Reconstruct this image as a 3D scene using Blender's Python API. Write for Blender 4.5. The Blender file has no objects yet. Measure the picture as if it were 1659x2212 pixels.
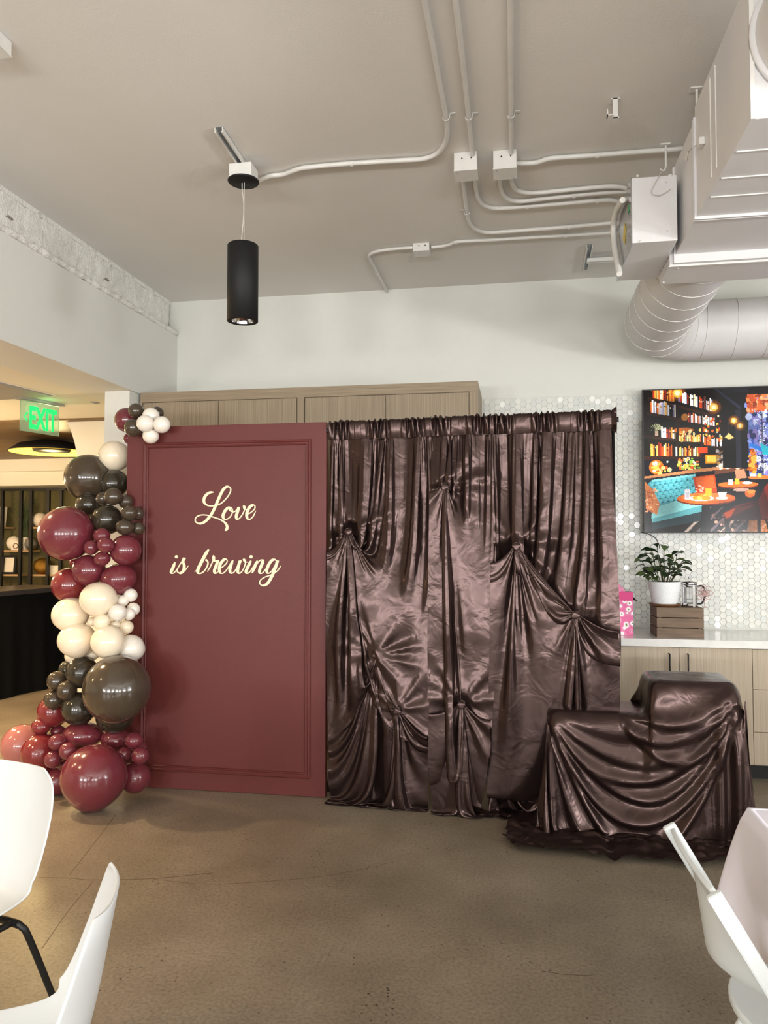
import bpy, math, random
import numpy as np
from mathutils import Vector, Matrix
R = math.radians
PI = math.pi
sc = bpy.context.scene
col = sc.collection
random.seed(7)

# ------------------------------------------------------------------ camera
CAM_H = 1.58
FPX = 1640.0                                   # focal length in photo pixels (1659 x 2212)
YAW, PITCH = R(9.9), R(2.13)
cam = bpy.data.cameras.new('camera')
cam.sensor_fit = 'HORIZONTAL'; cam.sensor_width = 36.0; cam.lens = FPX / 1659.0 * 36.0
cam.clip_start = 0.05; cam.clip_end = 60
cam_o = bpy.data.objects.new('camera', cam); col.objects.link(cam_o)
cam_o.location = (0, 0, CAM_H); cam_o.rotation_euler = (PI / 2 + PITCH, 0, YAW)
sc.camera = cam_o

# ------------------------------------------------------------------ view, world, daylight
sc.view_settings.view_transform = 'Standard'
sc.view_settings.look = 'None'
sc.view_settings.gamma = 1.0
sc.view_settings.use_curve_mapping = False
sc.view_settings.exposure = -0.08
world = bpy.data.worlds.new('world'); sc.world = world
world.use_nodes = True
_bg = world.node_tree.nodes['Background']
_bg.inputs['Color'].default_value = (0.80, 0.90, 1.0, 1)
_bg.inputs['Strength'].default_value = 0.25

sc.cycles.max_bounces = 7; sc.cycles.diffuse_bounces = 4; sc.cycles.glossy_bounces = 3; sc.cycles.transmission_bounces = 5

def area_light(name, loc, rot, sx, sy, power, color=(1, 1, 1), spread=None):
    l = bpy.data.lights.new(name, 'AREA'); l.shape = 'RECTANGLE'; l.size = sx; l.size_y = sy
    l.energy = power; l.color = color
    if spread is not None: l.spread = spread
    o = bpy.data.objects.new(name, l); o.location = loc; o.rotation_euler = rot; col.objects.link(o)
    return o
# daylight through the glazed front of the room (behind the camera) and the side glazing
WIN = (-4.4, -2.2, 0.0, 2.2, 4.4)
for wx in WIN:
    area_light('daylight_front', (wx, -5.02, 1.85), (R(90), 0, 0), 1.1, 1.5, 40, (0.97, 0.985, 1.0))
    # upward fill added to brighten the ceiling, standing for bounce off the ground
    area_light('ceiling_fill', (wx, -4.98, 1.3), (R(130), 0, 0), 1.1, 0.5, 132, (1.0, 0.995, 0.98))
for wy in (-2.6, 0.8):
    area_light('daylight_side', (5.92, wy, 1.85), (R(90), 0, R(90)), 1.5, 1.7, 62, (0.94, 0.97, 1.0))
    area_light('ceiling_fill_side', (5.90, wy, 1.3), (R(130), 0, R(90)), 1.5, 0.5, 130, (1.0, 0.995, 0.98))  # upward ceiling fill added on this side as well

# ------------------------------------------------------------------ helpers
CP = np.array([0, 0, CAM_H])
_fw = np.array([-math.sin(YAW) * math.cos(PITCH), math.cos(YAW) * math.cos(PITCH), math.sin(PITCH)])
_rt = np.array([math.cos(YAW), math.sin(YAW), 0.0]); _up = np.cross(_rt, _fw)
def ray(px, py): return _fw + _rt * (px - 829.5) / FPX - _up * (py - 1106.0) / FPX
# where the sight line of a photo pixel meets a real plane of the room
def PY(px, py, y): d = ray(px, py); return Vector(CP + d * (y / d[1]))
def PZ(px, py, z): d = ray(px, py); return Vector(CP + d * ((z - CAM_H) / d[2]))
def PX(px, py, x): d = ray(px, py); return Vector(CP + d * (x / d[0]))

def lin(c):
    if isinstance(c, str):
        c = tuple(int(c[i:i + 2], 16) / 255 for i in (0, 2, 4))
    return tuple(v / 12.92 if v <= 0.04045 else ((v + 0.055) / 1.055) ** 2.4 for v in c)

def mat(name, color, rough=0.5, metal=0.0, var=0.06, scale=8.0, bump=0.0, bscale=60.0, spec=0.5, coat=0.0, emit=None,
        estr=0.0, trans=0.0, sheen=0.0, stretch=None, aniso=0.0, alpha=1.0, sss=0.0):
    """procedural principled material: colour broken up by noise, optional noise bump. color: srgb hex"""
    m = bpy.data.materials.new(name); m.use_nodes = True
    nt = m.node_tree; b = nt.nodes['Principled BSDF']
    c = lin(color)
    tc = nt.nodes.new('ShaderNodeTexCoord')
    src = tc.outputs['Object']
    if stretch:
        mp = nt.nodes.new('ShaderNodeMapping'); mp.inputs['Scale'].default_value = stretch
        nt.links.new(src, mp.inputs['Vector']); src = mp.outputs['Vector']
    nz = nt.nodes.new('ShaderNodeTexNoise'); nz.inputs['Scale'].default_value = scale; nz.inputs['Detail'].default_value = 4
    nt.links.new(src, nz.inputs['Vector'])
    rp = nt.nodes.new('ShaderNodeValToRGB')
    rp.color_ramp.elements[0].position = 0.3; rp.color_ramp.elements[1].position = 0.7
    rp.color_ramp.elements[0].color = (*[v * (1 - var) for v in c], 1)
    rp.color_ramp.elements[1].color = (*[min(1, v * (1 + var)) for v in c], 1)
    nt.links.new(nz.outputs['Fac'], rp.inputs['Fac']); nt.links.new(rp.outputs['Color'], b.inputs['Base Color'])
    b.inputs['Roughness'].default_value = rough; b.inputs['Metallic'].default_value = metal
    b.inputs['Specular IOR Level'].default_value = spec
    b.inputs['Coat Weight'].default_value = coat; b.inputs['Coat Roughness'].default_value = 0.08
    b.inputs['Transmission Weight'].default_value = trans
    b.inputs['Sheen Weight'].default_value = sheen
    b.inputs['Anisotropic'].default_value = aniso
    b.inputs['Alpha'].default_value = alpha
    if sss:
        b.inputs['Subsurface Weight'].default_value = sss; b.inputs['Subsurface Radius'].default_value = (0.05, 0.03, 0.02)
    if emit is not None:
        b.inputs['Emission Color'].default_value = (*lin(emit), 1); b.inputs['Emission Strength'].default_value = estr
    if bump:
        n2 = nt.nodes.new('ShaderNodeTexNoise'); n2.inputs['Scale'].default_value = bscale; n2.inputs['Detail'].default_value = 5
        nt.links.new(src, n2.inputs['Vector'])
        bp = nt.nodes.new('ShaderNodeBump'); bp.inputs['Strength'].default_value = bump; bp.inputs['Distance'].default_value = 0.01
        nt.links.new(n2.outputs['Fac'], bp.inputs['Height']); nt.links.new(bp.outputs['Normal'], b.inputs['Normal'])
    return m

class MB:
    """collects geometry of ONE part"""
    def __init__(s): s.v = []; s.f = []; s.mi = []; s.sm = []
    def add(s, verts, faces, smooth=False, mi=0):
        o = len(s.v); s.v += [tuple(map(float, v)) for v in verts]
        s.f += [tuple(i + o for i in f) for f in faces]; s.mi += [mi] * len(faces); s.sm += [smooth] * len(faces)
        return s
    def box(s, a, b, mi=0):
        (x0, y0, z0), (x1, y1, z1) = a, b
        return s.hexa([(x0, y0, z0), (x1, y0, z0), (x1, y1, z0), (x0, y1, z0), (x0, y0, z1), (x1, y0, z1), (x1, y1, z1), (x0, y1, z1)], mi)
    def hexa(s, p, mi=0):
        return s.add(p, [(0, 3, 2, 1), (4, 5, 6, 7), (0, 1, 5, 4), (1, 2, 6, 5), (2, 3, 7, 6), (3, 0, 4, 7)], False, mi)
    def tube(s, path, r, n=10, caps=True, mi=0, smooth=True):
        path = [Vector(p) for p in path]
        rs = r if isinstance(r, (list, tuple)) else [r] * len(path)
        rings = []; N = None
        for i, p in enumerate(path):
            t = (path[min(i + 1, len(path) - 1)] - path[max(i - 1, 0)]).normalized()
            if N is None:
                N = t.orthogonal().normalized()
            else:
                N = (N - t * N.dot(t)).normalized()
            B = t.cross(N)
            rings.append([p + (N * math.cos(2 * PI * k / n) + B * math.sin(2 * PI * k / n)) * rs[i] for k in range(n)])
        o = [v for ring in rings for v in ring]; f = []
        for i in range(len(rings) - 1):
            for k in range(n):
                f.append((i * n + k, i * n + (k + 1) % n, (i + 1) * n + (k + 1) % n, (i + 1) * n + k))
        s.add(o, f, smooth, mi)
        if caps:
            s.add(rings[0], [tuple(reversed(range(n)))], False, mi); s.add(rings[-1], [tuple(range(n))], False, mi)
        return s
    def lathe(s, prof, c=(0, 0, 0), n=32, smooth=True, mi=0, axis='z'):
        v = []; f = []
        for r, z in prof:
            for k in range(n):
                a = 2 * PI * k / n; x, y = r * math.cos(a), r * math.sin(a)
                p = {'z': (x, y, z), 'y': (x, z, y), 'x': (z, x, y)}[axis]
                v.append((c[0] + p[0], c[1] + p[1], c[2] + p[2]))
        m = len(prof)
        for i in range(m - 1):
            for k in range(n):
                f.append((i * n + k, i * n + (k + 1) % n, (i + 1) * n + (k + 1) % n, (i + 1) * n + k))
        return s.add(v, f, smooth, mi)
    def prism(s, poly, h, mi=0, smooth=False):
        """poly: list of 3-D points (planar); h: offset vector"""
        n = len(poly); h = Vector(h)
        v = [Vector(p) for p in poly] + [Vector(p) + h for p in poly]
        f = [tuple(range(n)), tuple(reversed(range(n, 2 * n)))] + [(i, i + n, (i + 1) % n + n, (i + 1) % n) for i in range(n)]
        return s.add(v, f, smooth, mi)
    def grid(s, P, smooth=True, mi=0):
        nv, nu = P.shape[:2]
        idx = np.arange(nv * nu).reshape(nv, nu)
        F = np.stack([idx[:-1, :-1], idx[1:, :-1], idx[1:, 1:], idx[:-1, 1:]], -1).reshape(-1, 4)
        return s.add(P.reshape(-1, 3).tolist(), F.tolist(), smooth, mi)
    def mesh(s, name, off=(0, 0, 0)):
        me = bpy.data.meshes.new(name)
        me.from_pydata([(v[0] - off[0], v[1] - off[1], v[2] - off[2]) for v in s.v], [], s.f)
        me.polygons.foreach_set('use_smooth', s.sm); me.polygons.foreach_set('material_index', s.mi)
        me.update(); return me
    def build(s, name, m, parent=None, world=True, bevel=0.0, sub=0, solid=0.0, fix=True):
        off = (0, 0, 0)
        if parent is not None and world:
            q = parent; off = Vector((0, 0, 0))
            while q is not None: off = off + q.location; q = q.parent
        me = s.mesh(name, off)
        for x in (m if isinstance(m, (list, tuple)) else [m]): me.materials.append(x)
        o = bpy.data.objects.new(name, me); col.objects.link(o)
        if parent is not None: o.parent = parent
        if fix:
            import bmesh
            bm = bmesh.new(); bm.from_mesh(me); bmesh.ops.recalc_face_normals(bm, faces=bm.faces); bm.to_mesh(me); bm.free()
        if solid:
            k = o.modifiers.new('thickness', 'SOLIDIFY'); k.thickness = solid; k.offset = 0
        if bevel:
            k = o.modifiers.new('bevel', 'BEVEL'); k.width = bevel; k.segments = 2; k.limit_method = 'ANGLE'; k.angle_limit = R(40)
        if sub:
            k = o.modifiers.new('subdivision', 'SUBSURF'); k.levels = k.render_levels = sub
        return o

def tag(o, label=None, cat=None, group=None, kind=None):
    if label: o['label'] = label
    if cat: o['category'] = cat
    if group: o['group'] = group
    if kind: o['kind'] = kind
    return o
def thing(name, label, cat, loc=(0, 0, 0), rz=0.0, group=None):
    o = bpy.data.objects.new(name, None); col.objects.link(o); o.empty_display_size = 0.05
    o.location = loc; o.rotation_euler = (0, 0, rz)
    return tag(o, label, cat, group)
def struct(o): return tag(o, kind='structure')
def copy_tree(o, parent=None):
    c = o.copy(); col.objects.link(c); c.parent = parent
    for ch in list(o.children): copy_tree(ch, c)
    return c
def smooth_path(pts, k=6, closed=False):
    """Catmull-Rom through points (any dimension)"""
    P = [np.array(p, float) for p in pts]; out = []
    for i in range(len(P) - 1):
        a = P[i - 1] if i else 2 * P[0] - P[1]; b, c = P[i], P[i + 1]; d = P[i + 2] if i + 2 < len(P) else 2 * P[-1] - P[-2]
        for j in range(k):
            t = j / k
            out.append(0.5 * (2 * b + (c - a) * t + (2 * a - 5 * b + 4 * c - d) * t * t + (3 * b - a - 3 * c + d) * t ** 3))
    out.append(P[-1]); return out

# ------------------------------------------------------------------ materials
M = {}
M['wall'] = mat('white_wall_paint', 'D3D3CC', 0.75, var=0.015, scale=3, bump=0.10, bscale=160)
M['ceil'] = mat('ceiling_paint', 'DDDAD4', 0.85, var=0.02, scale=1.5, bump=0.06, bscale=90)
M['lobbywall'] = mat('cream_paint', 'D9D4C4', 0.8, var=0.02, scale=2)
M['duct'] = mat('painted_duct', 'CECCCC', 0.42, var=0.03, scale=5, bump=0.04, bscale=40)
M['conduit'] = mat('painted_conduit', 'D6D4CF', 0.40, var=0.03, scale=20)
M['fireproof'] = mat('fireproofed_steel', 'DDDBD5', 0.95, var=0.07, scale=24, bump=0.9, bscale=70)
M['chip'] = mat('bare_patch', '8A8478', 0.9, var=0.2, scale=40)
M['zinc'] = mat('galvanised_channel', '9DA3A8', 0.45, metal=0.5, var=0.08, scale=20)
M['black'] = mat('black_powder_coat', '121212', 0.45, var=0.15, scale=30)
M['mattblack'] = mat('matt_black_metal', '0E0E0F', 0.6, var=0.1, scale=40, spec=0.35)
M['blackcloth'] = mat('black_cloth', '0A0A0A', 0.95, var=0.2, scale=30, spec=0.2)
M['chrome'] = mat('polished_chrome', 'D8D8DA', 0.10, metal=1.0, var=0.03)
M['steel'] = mat('brushed_steel', 'C2C2C4', 0.18, metal=1.0, var=0.04, stretch=(1, 1, 12))
M['wire'] = mat('clear_cord', 'BDB8AE', 0.35, var=0.05)
M['board'] = mat('burgundy_paint', '602A28', 0.48, spec=0.35, var=0.03, scale=4, bump=0.05, bscale=220)
M['letter'] = mat('cream_lettering', 'F3E4C0', 0.5, var=0.02)
M['quartz'] = mat('white_quartz', 'DAD9D6', 0.15, var=0.06, scale=14, coat=0.3)
M['whiteplastic'] = mat('white_plastic', 'CFD1D2', 0.32, var=0.01, scale=4)
M['resin'] = mat('white_resin', 'D3D8D9', 0.35, var=0.02, scale=6)
M['linen'] = mat('white_tablecloth', 'E4E1EC', 0.85, var=0.02, scale=10, bump=0.05, bscale=300)
M['bal_bur'] = mat('burgundy_latex', '702E37', 0.16, var=0.03, coat=0.35)
M['bal_red'] = mat('red_latex', '7A2A2D', 0.15, var=0.03, coat=0.4)
M['bal_bro'] = mat('brown_latex', '453A2E', 0.15, var=0.03, coat=0.35)
M['bal_dark'] = mat('dark_olive_latex', '322C22', 0.16, var=0.03, coat=0.35)
M['bal_cre'] = mat('cream_latex', 'EFE0C6', 0.20, var=0.02, coat=0.35)
M['bal_whi'] = mat('pearl_latex', 'EAE2D6', 0.20, var=0.02, coat=0.35)
M['bal_pin'] = mat('sheer_pink_latex', 'B4706C', 0.14, var=0.03, coat=0.4, alpha=0.82)
M['terracotta'] = mat('brown_glazed_clay', '6E4A2C', 0.4, var=0.1)
M['pot'] = mat('white_ceramic', 'EEF0F2', 0.35, var=0.01)
M['soil'] = mat('soil', '2A1E16', 0.95, var=0.3, scale=60)
M['leaf'] = mat('dark_green_leaf', '26381F', 0.35, var=0.18, scale=14)
M['leaf2'] = mat('olive_green_leaf', '44562A', 0.40, var=0.18, scale=14)
M['stem'] = mat('plant_stem', '4A4A2C', 0.7, var=0.15)
M['crate'] = mat('brown_crate_wood', '6E5A48', 0.65, var=0.22, scale=7, stretch=(1.2, 6, 14), bump=0.12, bscale=30)
M['glass'] = mat('clear_glass', 'E4E8E8', 0.03, var=0.0, alpha=0.22)
M['rose'] = mat('rose_tinted_metal', 'B49490', 0.35, metal=0.6, var=0.08)
M['pink'] = mat('hot_pink_paper', 'D02878', 0.5, var=0.04)
M['tissue'] = mat('pink_tissue', 'E58DB4', 0.8, var=0.08)
M['gold'] = mat('gold_mesh', 'B58A3C', 0.3, metal=0.9, var=0.15, scale=60, bump=0.5, bscale=80)
M['paper'] = mat('white_card', 'EDE4D2', 0.7, var=0.03)
M['shelfwood'] = mat('pale_shelf_wood', 'B89468', 0.55, var=0.15, stretch=(1, 8, 20))
M['olive'] = mat('olive_wall', '5A5330', 0.8, var=0.05)
M['grey'] = mat('grey_lacquer', '8E8A86', 0.5, var=0.06)

def wood_mat(name, c1, c2, horizontal=False):
    """straight-grained veneer: fine stretched noise lines"""
    m = bpy.data.materials.new(name); m.use_nodes = True; nt = m.node_tree; b = nt.nodes['Principled BSDF']
    tc = nt.nodes.new('ShaderNodeTexCoord'); mp = nt.nodes.new('ShaderNodeMapping')
    mp.inputs['Scale'].default_value = (1.2, 3, 60) if horizontal else (60, 3, 0.8)
    nz = nt.nodes.new('ShaderNodeTexNoise'); nz.inputs['Scale'].default_value = 2.2; nz.inputs['Detail'].default_value = 6; nz.inputs['Roughness'].default_value = 0.65
    rp = nt.nodes.new('ShaderNodeValToRGB')
    rp.color_ramp.elements[0].position = 0.32; rp.color_ramp.elements[1].position = 0.68
    rp.color_ramp.elements[0].color = (*lin(c1), 1); rp.color_ramp.elements[1].color = (*lin(c2), 1)
    nt.links.new(tc.outputs['Object'], mp.inputs['Vector']); nt.links.new(mp.outputs['Vector'], nz.inputs['Vector'])
    nt.links.new(nz.outputs['Fac'], rp.inputs['Fac']); nt.links.new(rp.outputs['Color'], b.inputs['Base Color'])
    b.inputs['Roughness'].default_value = 0.5
    return m
M['veneer'] = wood_mat('grey_oak_veneer', '7C6B55', '9A8970')
M['veneer_h'] = wood_mat('grey_oak_veneer_rail', '7C6B55', '98876E', True)
M['veneer_light'] = wood_mat('pale_oak_veneer', '9C8C77', 'B3A48F')
M['woodceil'] = wood_mat('brown_slat_wood', '5A4426', '7A5E38', True)

def satin_mat():
    m = bpy.data.materials.new('chocolate_satin'); m.use_nodes = True; nt = m.node_tree; b = nt.nodes['Principled BSDF']
    tc = nt.nodes.new('ShaderNodeTexCoord')
    nz = nt.nodes.new('ShaderNodeTexNoise'); nz.inputs['Scale'].default_value = 5; nz.inputs['Detail'].default_value = 3
    rp = nt.nodes.new('ShaderNodeValToRGB')
    rp.color_ramp.elements[0].color = (0.052, 0.031, 0.028, 1); rp.color_ramp.elements[1].color = (0.066, 0.040, 0.036, 1)
    nt.links.new(tc.outputs['Object'], nz.inputs['Vector']); nt.links.new(nz.outputs['Fac'], rp.inputs['Fac'])
    nt.links.new(rp.outputs['Color'], b.inputs['Base Color'])
    b.inputs['Metallic'].default_value = 0.75; b.inputs['Roughness'].default_value = 0.25
    # faint crumple left from packing
    n2 = nt.nodes.new('ShaderNodeTexNoise'); n2.inputs['Scale'].default_value = 6.5; n2.inputs['Detail'].default_value = 3; n2.inputs['Distortion'].default_value = 0.8
    bp = nt.nodes.new('ShaderNodeBump'); bp.inputs['Strength'].default_value = 0.34; bp.inputs['Distance'].default_value = 0.022
    nt.links.new(tc.outputs['Object'], n2.inputs['Vector']); nt.links.new(n2.outputs['Fac'], bp.inputs['Height']); nt.links.new(bp.outputs['Normal'], b.inputs['Normal'])
    return m
M['satin'] = satin_mat()

def floor_mat():
    m = bpy.data.materials.new('polished_concrete'); m.use_nodes = True; nt = m.node_tree; b = nt.nodes['Principled BSDF']
    tc = nt.nodes.new('ShaderNodeTexCoord')
    def noise(scale, detail, rough=0.5):
        n = nt.nodes.new('ShaderNodeTexNoise'); n.inputs['Scale'].default_value = scale; n.inputs['Detail'].default_value = detail; n.inputs['Roughness'].default_value = rough
        nt.links.new(tc.outputs['Object'], n.inputs['Vector']); return n
    def ramp(src, stops):
        r = nt.nodes.new('ShaderNodeValToRGB'); e = r.color_ramp.elements
        e[0].position, e[0].color = stops[0]; e[1].position, e[1].color = stops[-1]
        for p, c in stops[1:-1]: q = e.new(p); q.color = c
        nt.links.new(src, r.inputs['Fac']); return r
    big = ramp(noise(1.3, 6, 0.6).outputs['Fac'], [(0.30, (*lin('736859'), 1)), (0.5, (*lin('857969'), 1)), (0.72, (*lin('978B7A'), 1))])
    fine = ramp(noise(75, 4).outputs['Fac'], [(0.33, (0.62, 0.62, 0.60, 1)), (0.5, (0.97, 0.97, 0.97, 1)), (0.68, (1.22, 1.21, 1.18, 1))])
    mx = nt.nodes.new('ShaderNodeMix'); mx.data_type = 'RGBA'; mx.blend_type = 'MULTIPLY'; mx.inputs['Factor'].default_value = 0.7
    nt.links.new(big.outputs['Color'], mx.inputs[6]); nt.links.new(fine.outputs['Color'], mx.inputs[7])
    # dark pin holes, clustered
    vo = nt.nodes.new('ShaderNodeTexVoronoi'); vo.inputs['Scale'].default_value = 30; nt.links.new(tc.outputs['Object'], vo.inputs['Vector'])
    hole = ramp(vo.outputs['Distance'], [(0.10, (1, 1, 1, 1)), (0.16, (0, 0, 0, 1))])
    clus = ramp(noise(3.1, 3).outputs['Fac'], [(0.46, (0, 0, 0, 1)), (0.60, (1, 1, 1, 1))])
    mul = nt.nodes.new('ShaderNodeMath'); mul.operation = 'MULTIPLY'
    nt.links.new(hole.outputs['Color'], mul.inputs[0]); nt.links.new(clus.outputs['Color'], mul.inputs[1])
    m2 = nt.nodes.new('ShaderNodeMix'); m2.data_type = 'RGBA'
    nt.links.new(mul.outputs[0], m2.inputs['Factor']); nt.links.new(mx.outputs[2], m2.inputs[6]); m2.inputs[7].default_value = (*lin('3A332A'), 1)
    # round worn stains
    v2 = nt.nodes.new('ShaderNodeTexVoronoi'); v2.inputs['Scale'].default_value = 1.1; nt.links.new(tc.outputs['Object'], v2.inputs['Vector'])
    st = ramp(v2.outputs['Distance'], [(0.045, (0.30, 0.30, 0.30, 1)), (0.06, (0, 0, 0, 1))])
    m3 = nt.nodes.new('ShaderNodeMix'); m3.data_type = 'RGBA'
    nt.links.new(st.outputs['Color'], m3.inputs['Factor']); nt.links.new(m2.outputs[2], m3.inputs[6]); m3.inputs[7].default_value = (*lin('4A4136'), 1)
    nt.links.new(m3.outputs[2], b.inputs['Base Color'])
    rr = nt.nodes.new('ShaderNodeMapRange'); rr.inputs['To Min'].default_value = 0.24; rr.inputs['To Max'].default_value = 0.42
    nt.links.new(noise(4, 5).outputs['Fac'], rr.inputs['Value']); nt.links.new(rr.outputs['Result'], b.inputs['Roughness'])
    b.inputs['Specular IOR Level'].default_value = 0.5
    bp = nt.nodes.new('ShaderNodeBump'); bp.inputs['Strength'].default_value = 0.06; bp.inputs['Distance'].default_value = 0.01
    nt.links.new(noise(45, 3).outputs['Fac'], bp.inputs['Height']); nt.links.new(bp.outputs['Normal'], b.inputs['Normal'])
    return m
M['floor'] = floor_mat()

# ------------------------------------------------------------------ the room
YB = 6.0            # back wall
XL = -2.83          # face of the left header wall
ZC = 3.61           # ceiling
ZS = 2.70           # underside of the header / lobby soffit
YA = 6.45           # plane of the arched wall in the lobby

struct(MB().box((-9, -5.2, -0.10), (6.2, 11.0, 0.0)).build('floor', M['floor']))
# hairline joints and cracks in the slab
def crack(pts, w):
    P = [PZ(x, y, 0.0) for x, y in pts]; m = MB(); P = [Vector(p) for p in smooth_path([tuple(p) for p in P], 5)]
    for i in range(len(P) - 1):
        t = (P[i + 1] - P[i]).normalized(); n = Vector((-t.y, t.x, 0)) * w / 2
        a, b = P[i], P[i + 1]
        m.add([a - n + Vector((0, 0, .0004)), b - n + Vector((0, 0, .0004)), b + n + Vector((0, 0, .0004)), a + n + Vector((0, 0, .0004))], [(0, 1, 2, 3)])
    return m
M['crack'] = mat('slab_joint', '5C4F3E', 0.6, var=0.2, scale=40)
_fl = bpy.data.objects['floor']
for pts, w in (([(85, 1896), (150, 1897), (200, 1901), (330, 1898), (460, 1886)], .006), ([(250, 1760), (205, 1820), (150, 1890)], .004),
               ([(200, 1905), (150, 1965), (90, 2050)], .004), ([(330, 1899), (440, 1910), (560, 1905), (720, 1890), (850, 1862)], .003),
               ([(1170, 2098), (1220, 2105), (1280, 2108)], .004)):
    crack(pts, w).build('floor_joint', M['crack'], _fl, fix=False)

struct(MB().box((-3.6, -5.2, ZC), (6.2, YB + .2, ZC + .15)).build('ceiling', M['ceil']))
wall_back = struct(MB().box((-3.3, YB, 0), (6.2, YB + .15, ZC)).build('wall_back', M['wall']))
def pierced(m, along, a0, a1, fixed0, fixed1, openings, z0, z1):
    def bx(u0, u1, zz0, zz1):
        if along == 'x': m.box((u0, fixed0, zz0), (u1, fixed1, zz1))
        else: m.box((fixed0, u0, zz0), (fixed1, u1, zz1))
    bx(a0, a1, 0, z0); bx(a0, a1, z1, ZC); u = a0
    for o0, o1 in openings: bx(u, o0, z0, z1); u = o1
    bx(u, a1, z0, z1); return m
struct(pierced(MB(), 'y', -5.2, YB, 6.0, 6.15, [(-3.4, -1.8), (0, 1.6)], .95, 2.75).build('wall_right', M['wall']))
struct(pierced(MB(), 'x', -9, 6.2, -5.2, -5.1, [(w_ - .6, w_ + .6) for w_ in WIN], 1.0, 2.65).build('wall_front', M['wall']))
# left header wall above the wide opening to the lobby, with the recessed beam pocket on top
YP = 5.227          # where the opening ends
zb0 = 3.31
struct(MB().box((-3.25, -5.1, ZS), (XL, YB, zb0)).build('wall_left', M['wall']))
# pilaster between opening and cabinets
struct(MB().box((-3.05, 5.24, 0), (XL - .02, YB, ZS)).build('trim_1', M['wall']))
# lobby shell
struct(MB().box((-9, -5.1, ZS), (-3.25, 6.35, ZS + .1)).build('soffit', M['lobbywall']))
# wall with the arched opening, in the plane YA
ar = MB()
c = [PY(x, y, YA) for x, y in ((128, 893), (143, 908), (153, 930), (161, 955), (166, 980), (170, 1010), (172, 1040))]
cx_ = [(p.x, p.z) for p in c] + [(c[-1].x, 0.0)]
poly = [(XL - .1, 0.0), (XL - .1, ZS)] + [(c[0].x - .02, ZS)] + cx_
ar.prism([(x, YA, z) for x, z in poly], (0, .15, 0))
struct(ar.build('wall_arch', M['lobbywall']))
struct(MB().box((-9, 6.35, ZS - .015), (-3.0, 9.45, ZS + .09)).build('ceiling_lobby', M['woodceil']))
struct(MB().box((-9, 10.0, 0), (-2.9, 10.15, ZS)).build('wall_lobby', M['olive']))
struct(MB().box((-9, 9.40, 2.33), (-3.0, 9.99, ZS - .015)).box((-9, 9.32, 2.52), (-3.0, 9.40, ZS - .015)).build('beam_lobby', M['lobbywall']))
struct(MB().box((-9.1, -5.1, 0), (-9.0, 10.1, ZS)).build('wall_lobby_side', M['lobbywall']))
# ceiling access panel in the soffit
t = thing('ceiling_hatch', 'flat grey access panel set in the warm lobby soffit above exit sign', 'hatch', PZ(40, 845, ZS))
a, b, c_ = PZ(-40, 815, ZS), PZ(112, 853, ZS), PZ(0, 861, ZS)
d_ = a + (c_ - b)
MB().prism([tuple(p) for p in (a, b, c_, d_)], (0, 0, -.012)).build('panel', M['grey'], t)
q = [Vector(p) for p in (a, b, c_, d_)]; fr = MB(); ctr = sum(q, Vector()) / 4
for i in range(4):
    p0, p1 = q[i], q[(i + 1) % 4]
    fr.prism([p0, p1, p1 + (p1 - ctr).normalized() * .03, p0 + (p0 - ctr).normalized() * .03], (0, 0, -.004))
fr.build('frame', M['lobbywall'], t)

# fireproofed steel beam in the pocket under the ceiling
t = thing('steel_beam', 'rough grey-white fireproofed steel beam along top of left wall', 'beam', (XL - .08, 3, zb0))
rng = np.random.default_rng(2)
ys = np.linspace(-2.0, 5.985, 260); zs = np.linspace(zb0 + .01, ZC - .004, 9)
G = np.zeros((len(zs), len(ys), 3))
for j, z in enumerate(zs):
    G[j, :, 0] = XL - .075 + .006 * rng.standard_normal(len(ys)) + .03 * max(0, 1 - j / 1.5); G[j, :, 1] = ys; G[j, :, 2] = z
MB().grid(G).build('web', M['fireproof'], t, solid=.02, fix=False)
fl = MB(); n = 8
pts = []
for y in np.linspace(-2, 5.97, 260): pts.append((XL - .008 + .004 * rng.standard_normal(), y, zb0 + .022 + .003 * rng.standard_normal()))
fl.tube(pts, [.024 + .003 * rng.standard_normal() for _ in pts], 8); fl.build('flange', M['fireproof'], t)
MB().box((XL - .13, -2, ZC - .03), (XL - .06, 5.99, ZC)).build('top_packing', M['fireproof'], t)
for px, py in ((230, 604), (20, 470), (195, 610)):
    p = PX(px, py, XL - .06); m = MB(); m.prism([(p.x, p.y - .03, p.z - .004), (p.x, p.y + .02, p.z - .008), (p.x, p.y + .035, p.z + .003), (p.x, p.y - .01, p.z + .01)], (.006, 0, 0)); m.build('bare_spot', M['chip'], t)
struct(MB().box((-3.25, -5.1, zb0), (XL - .15, YB, ZC)).build('wall_pocket', M['wall']))

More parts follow.
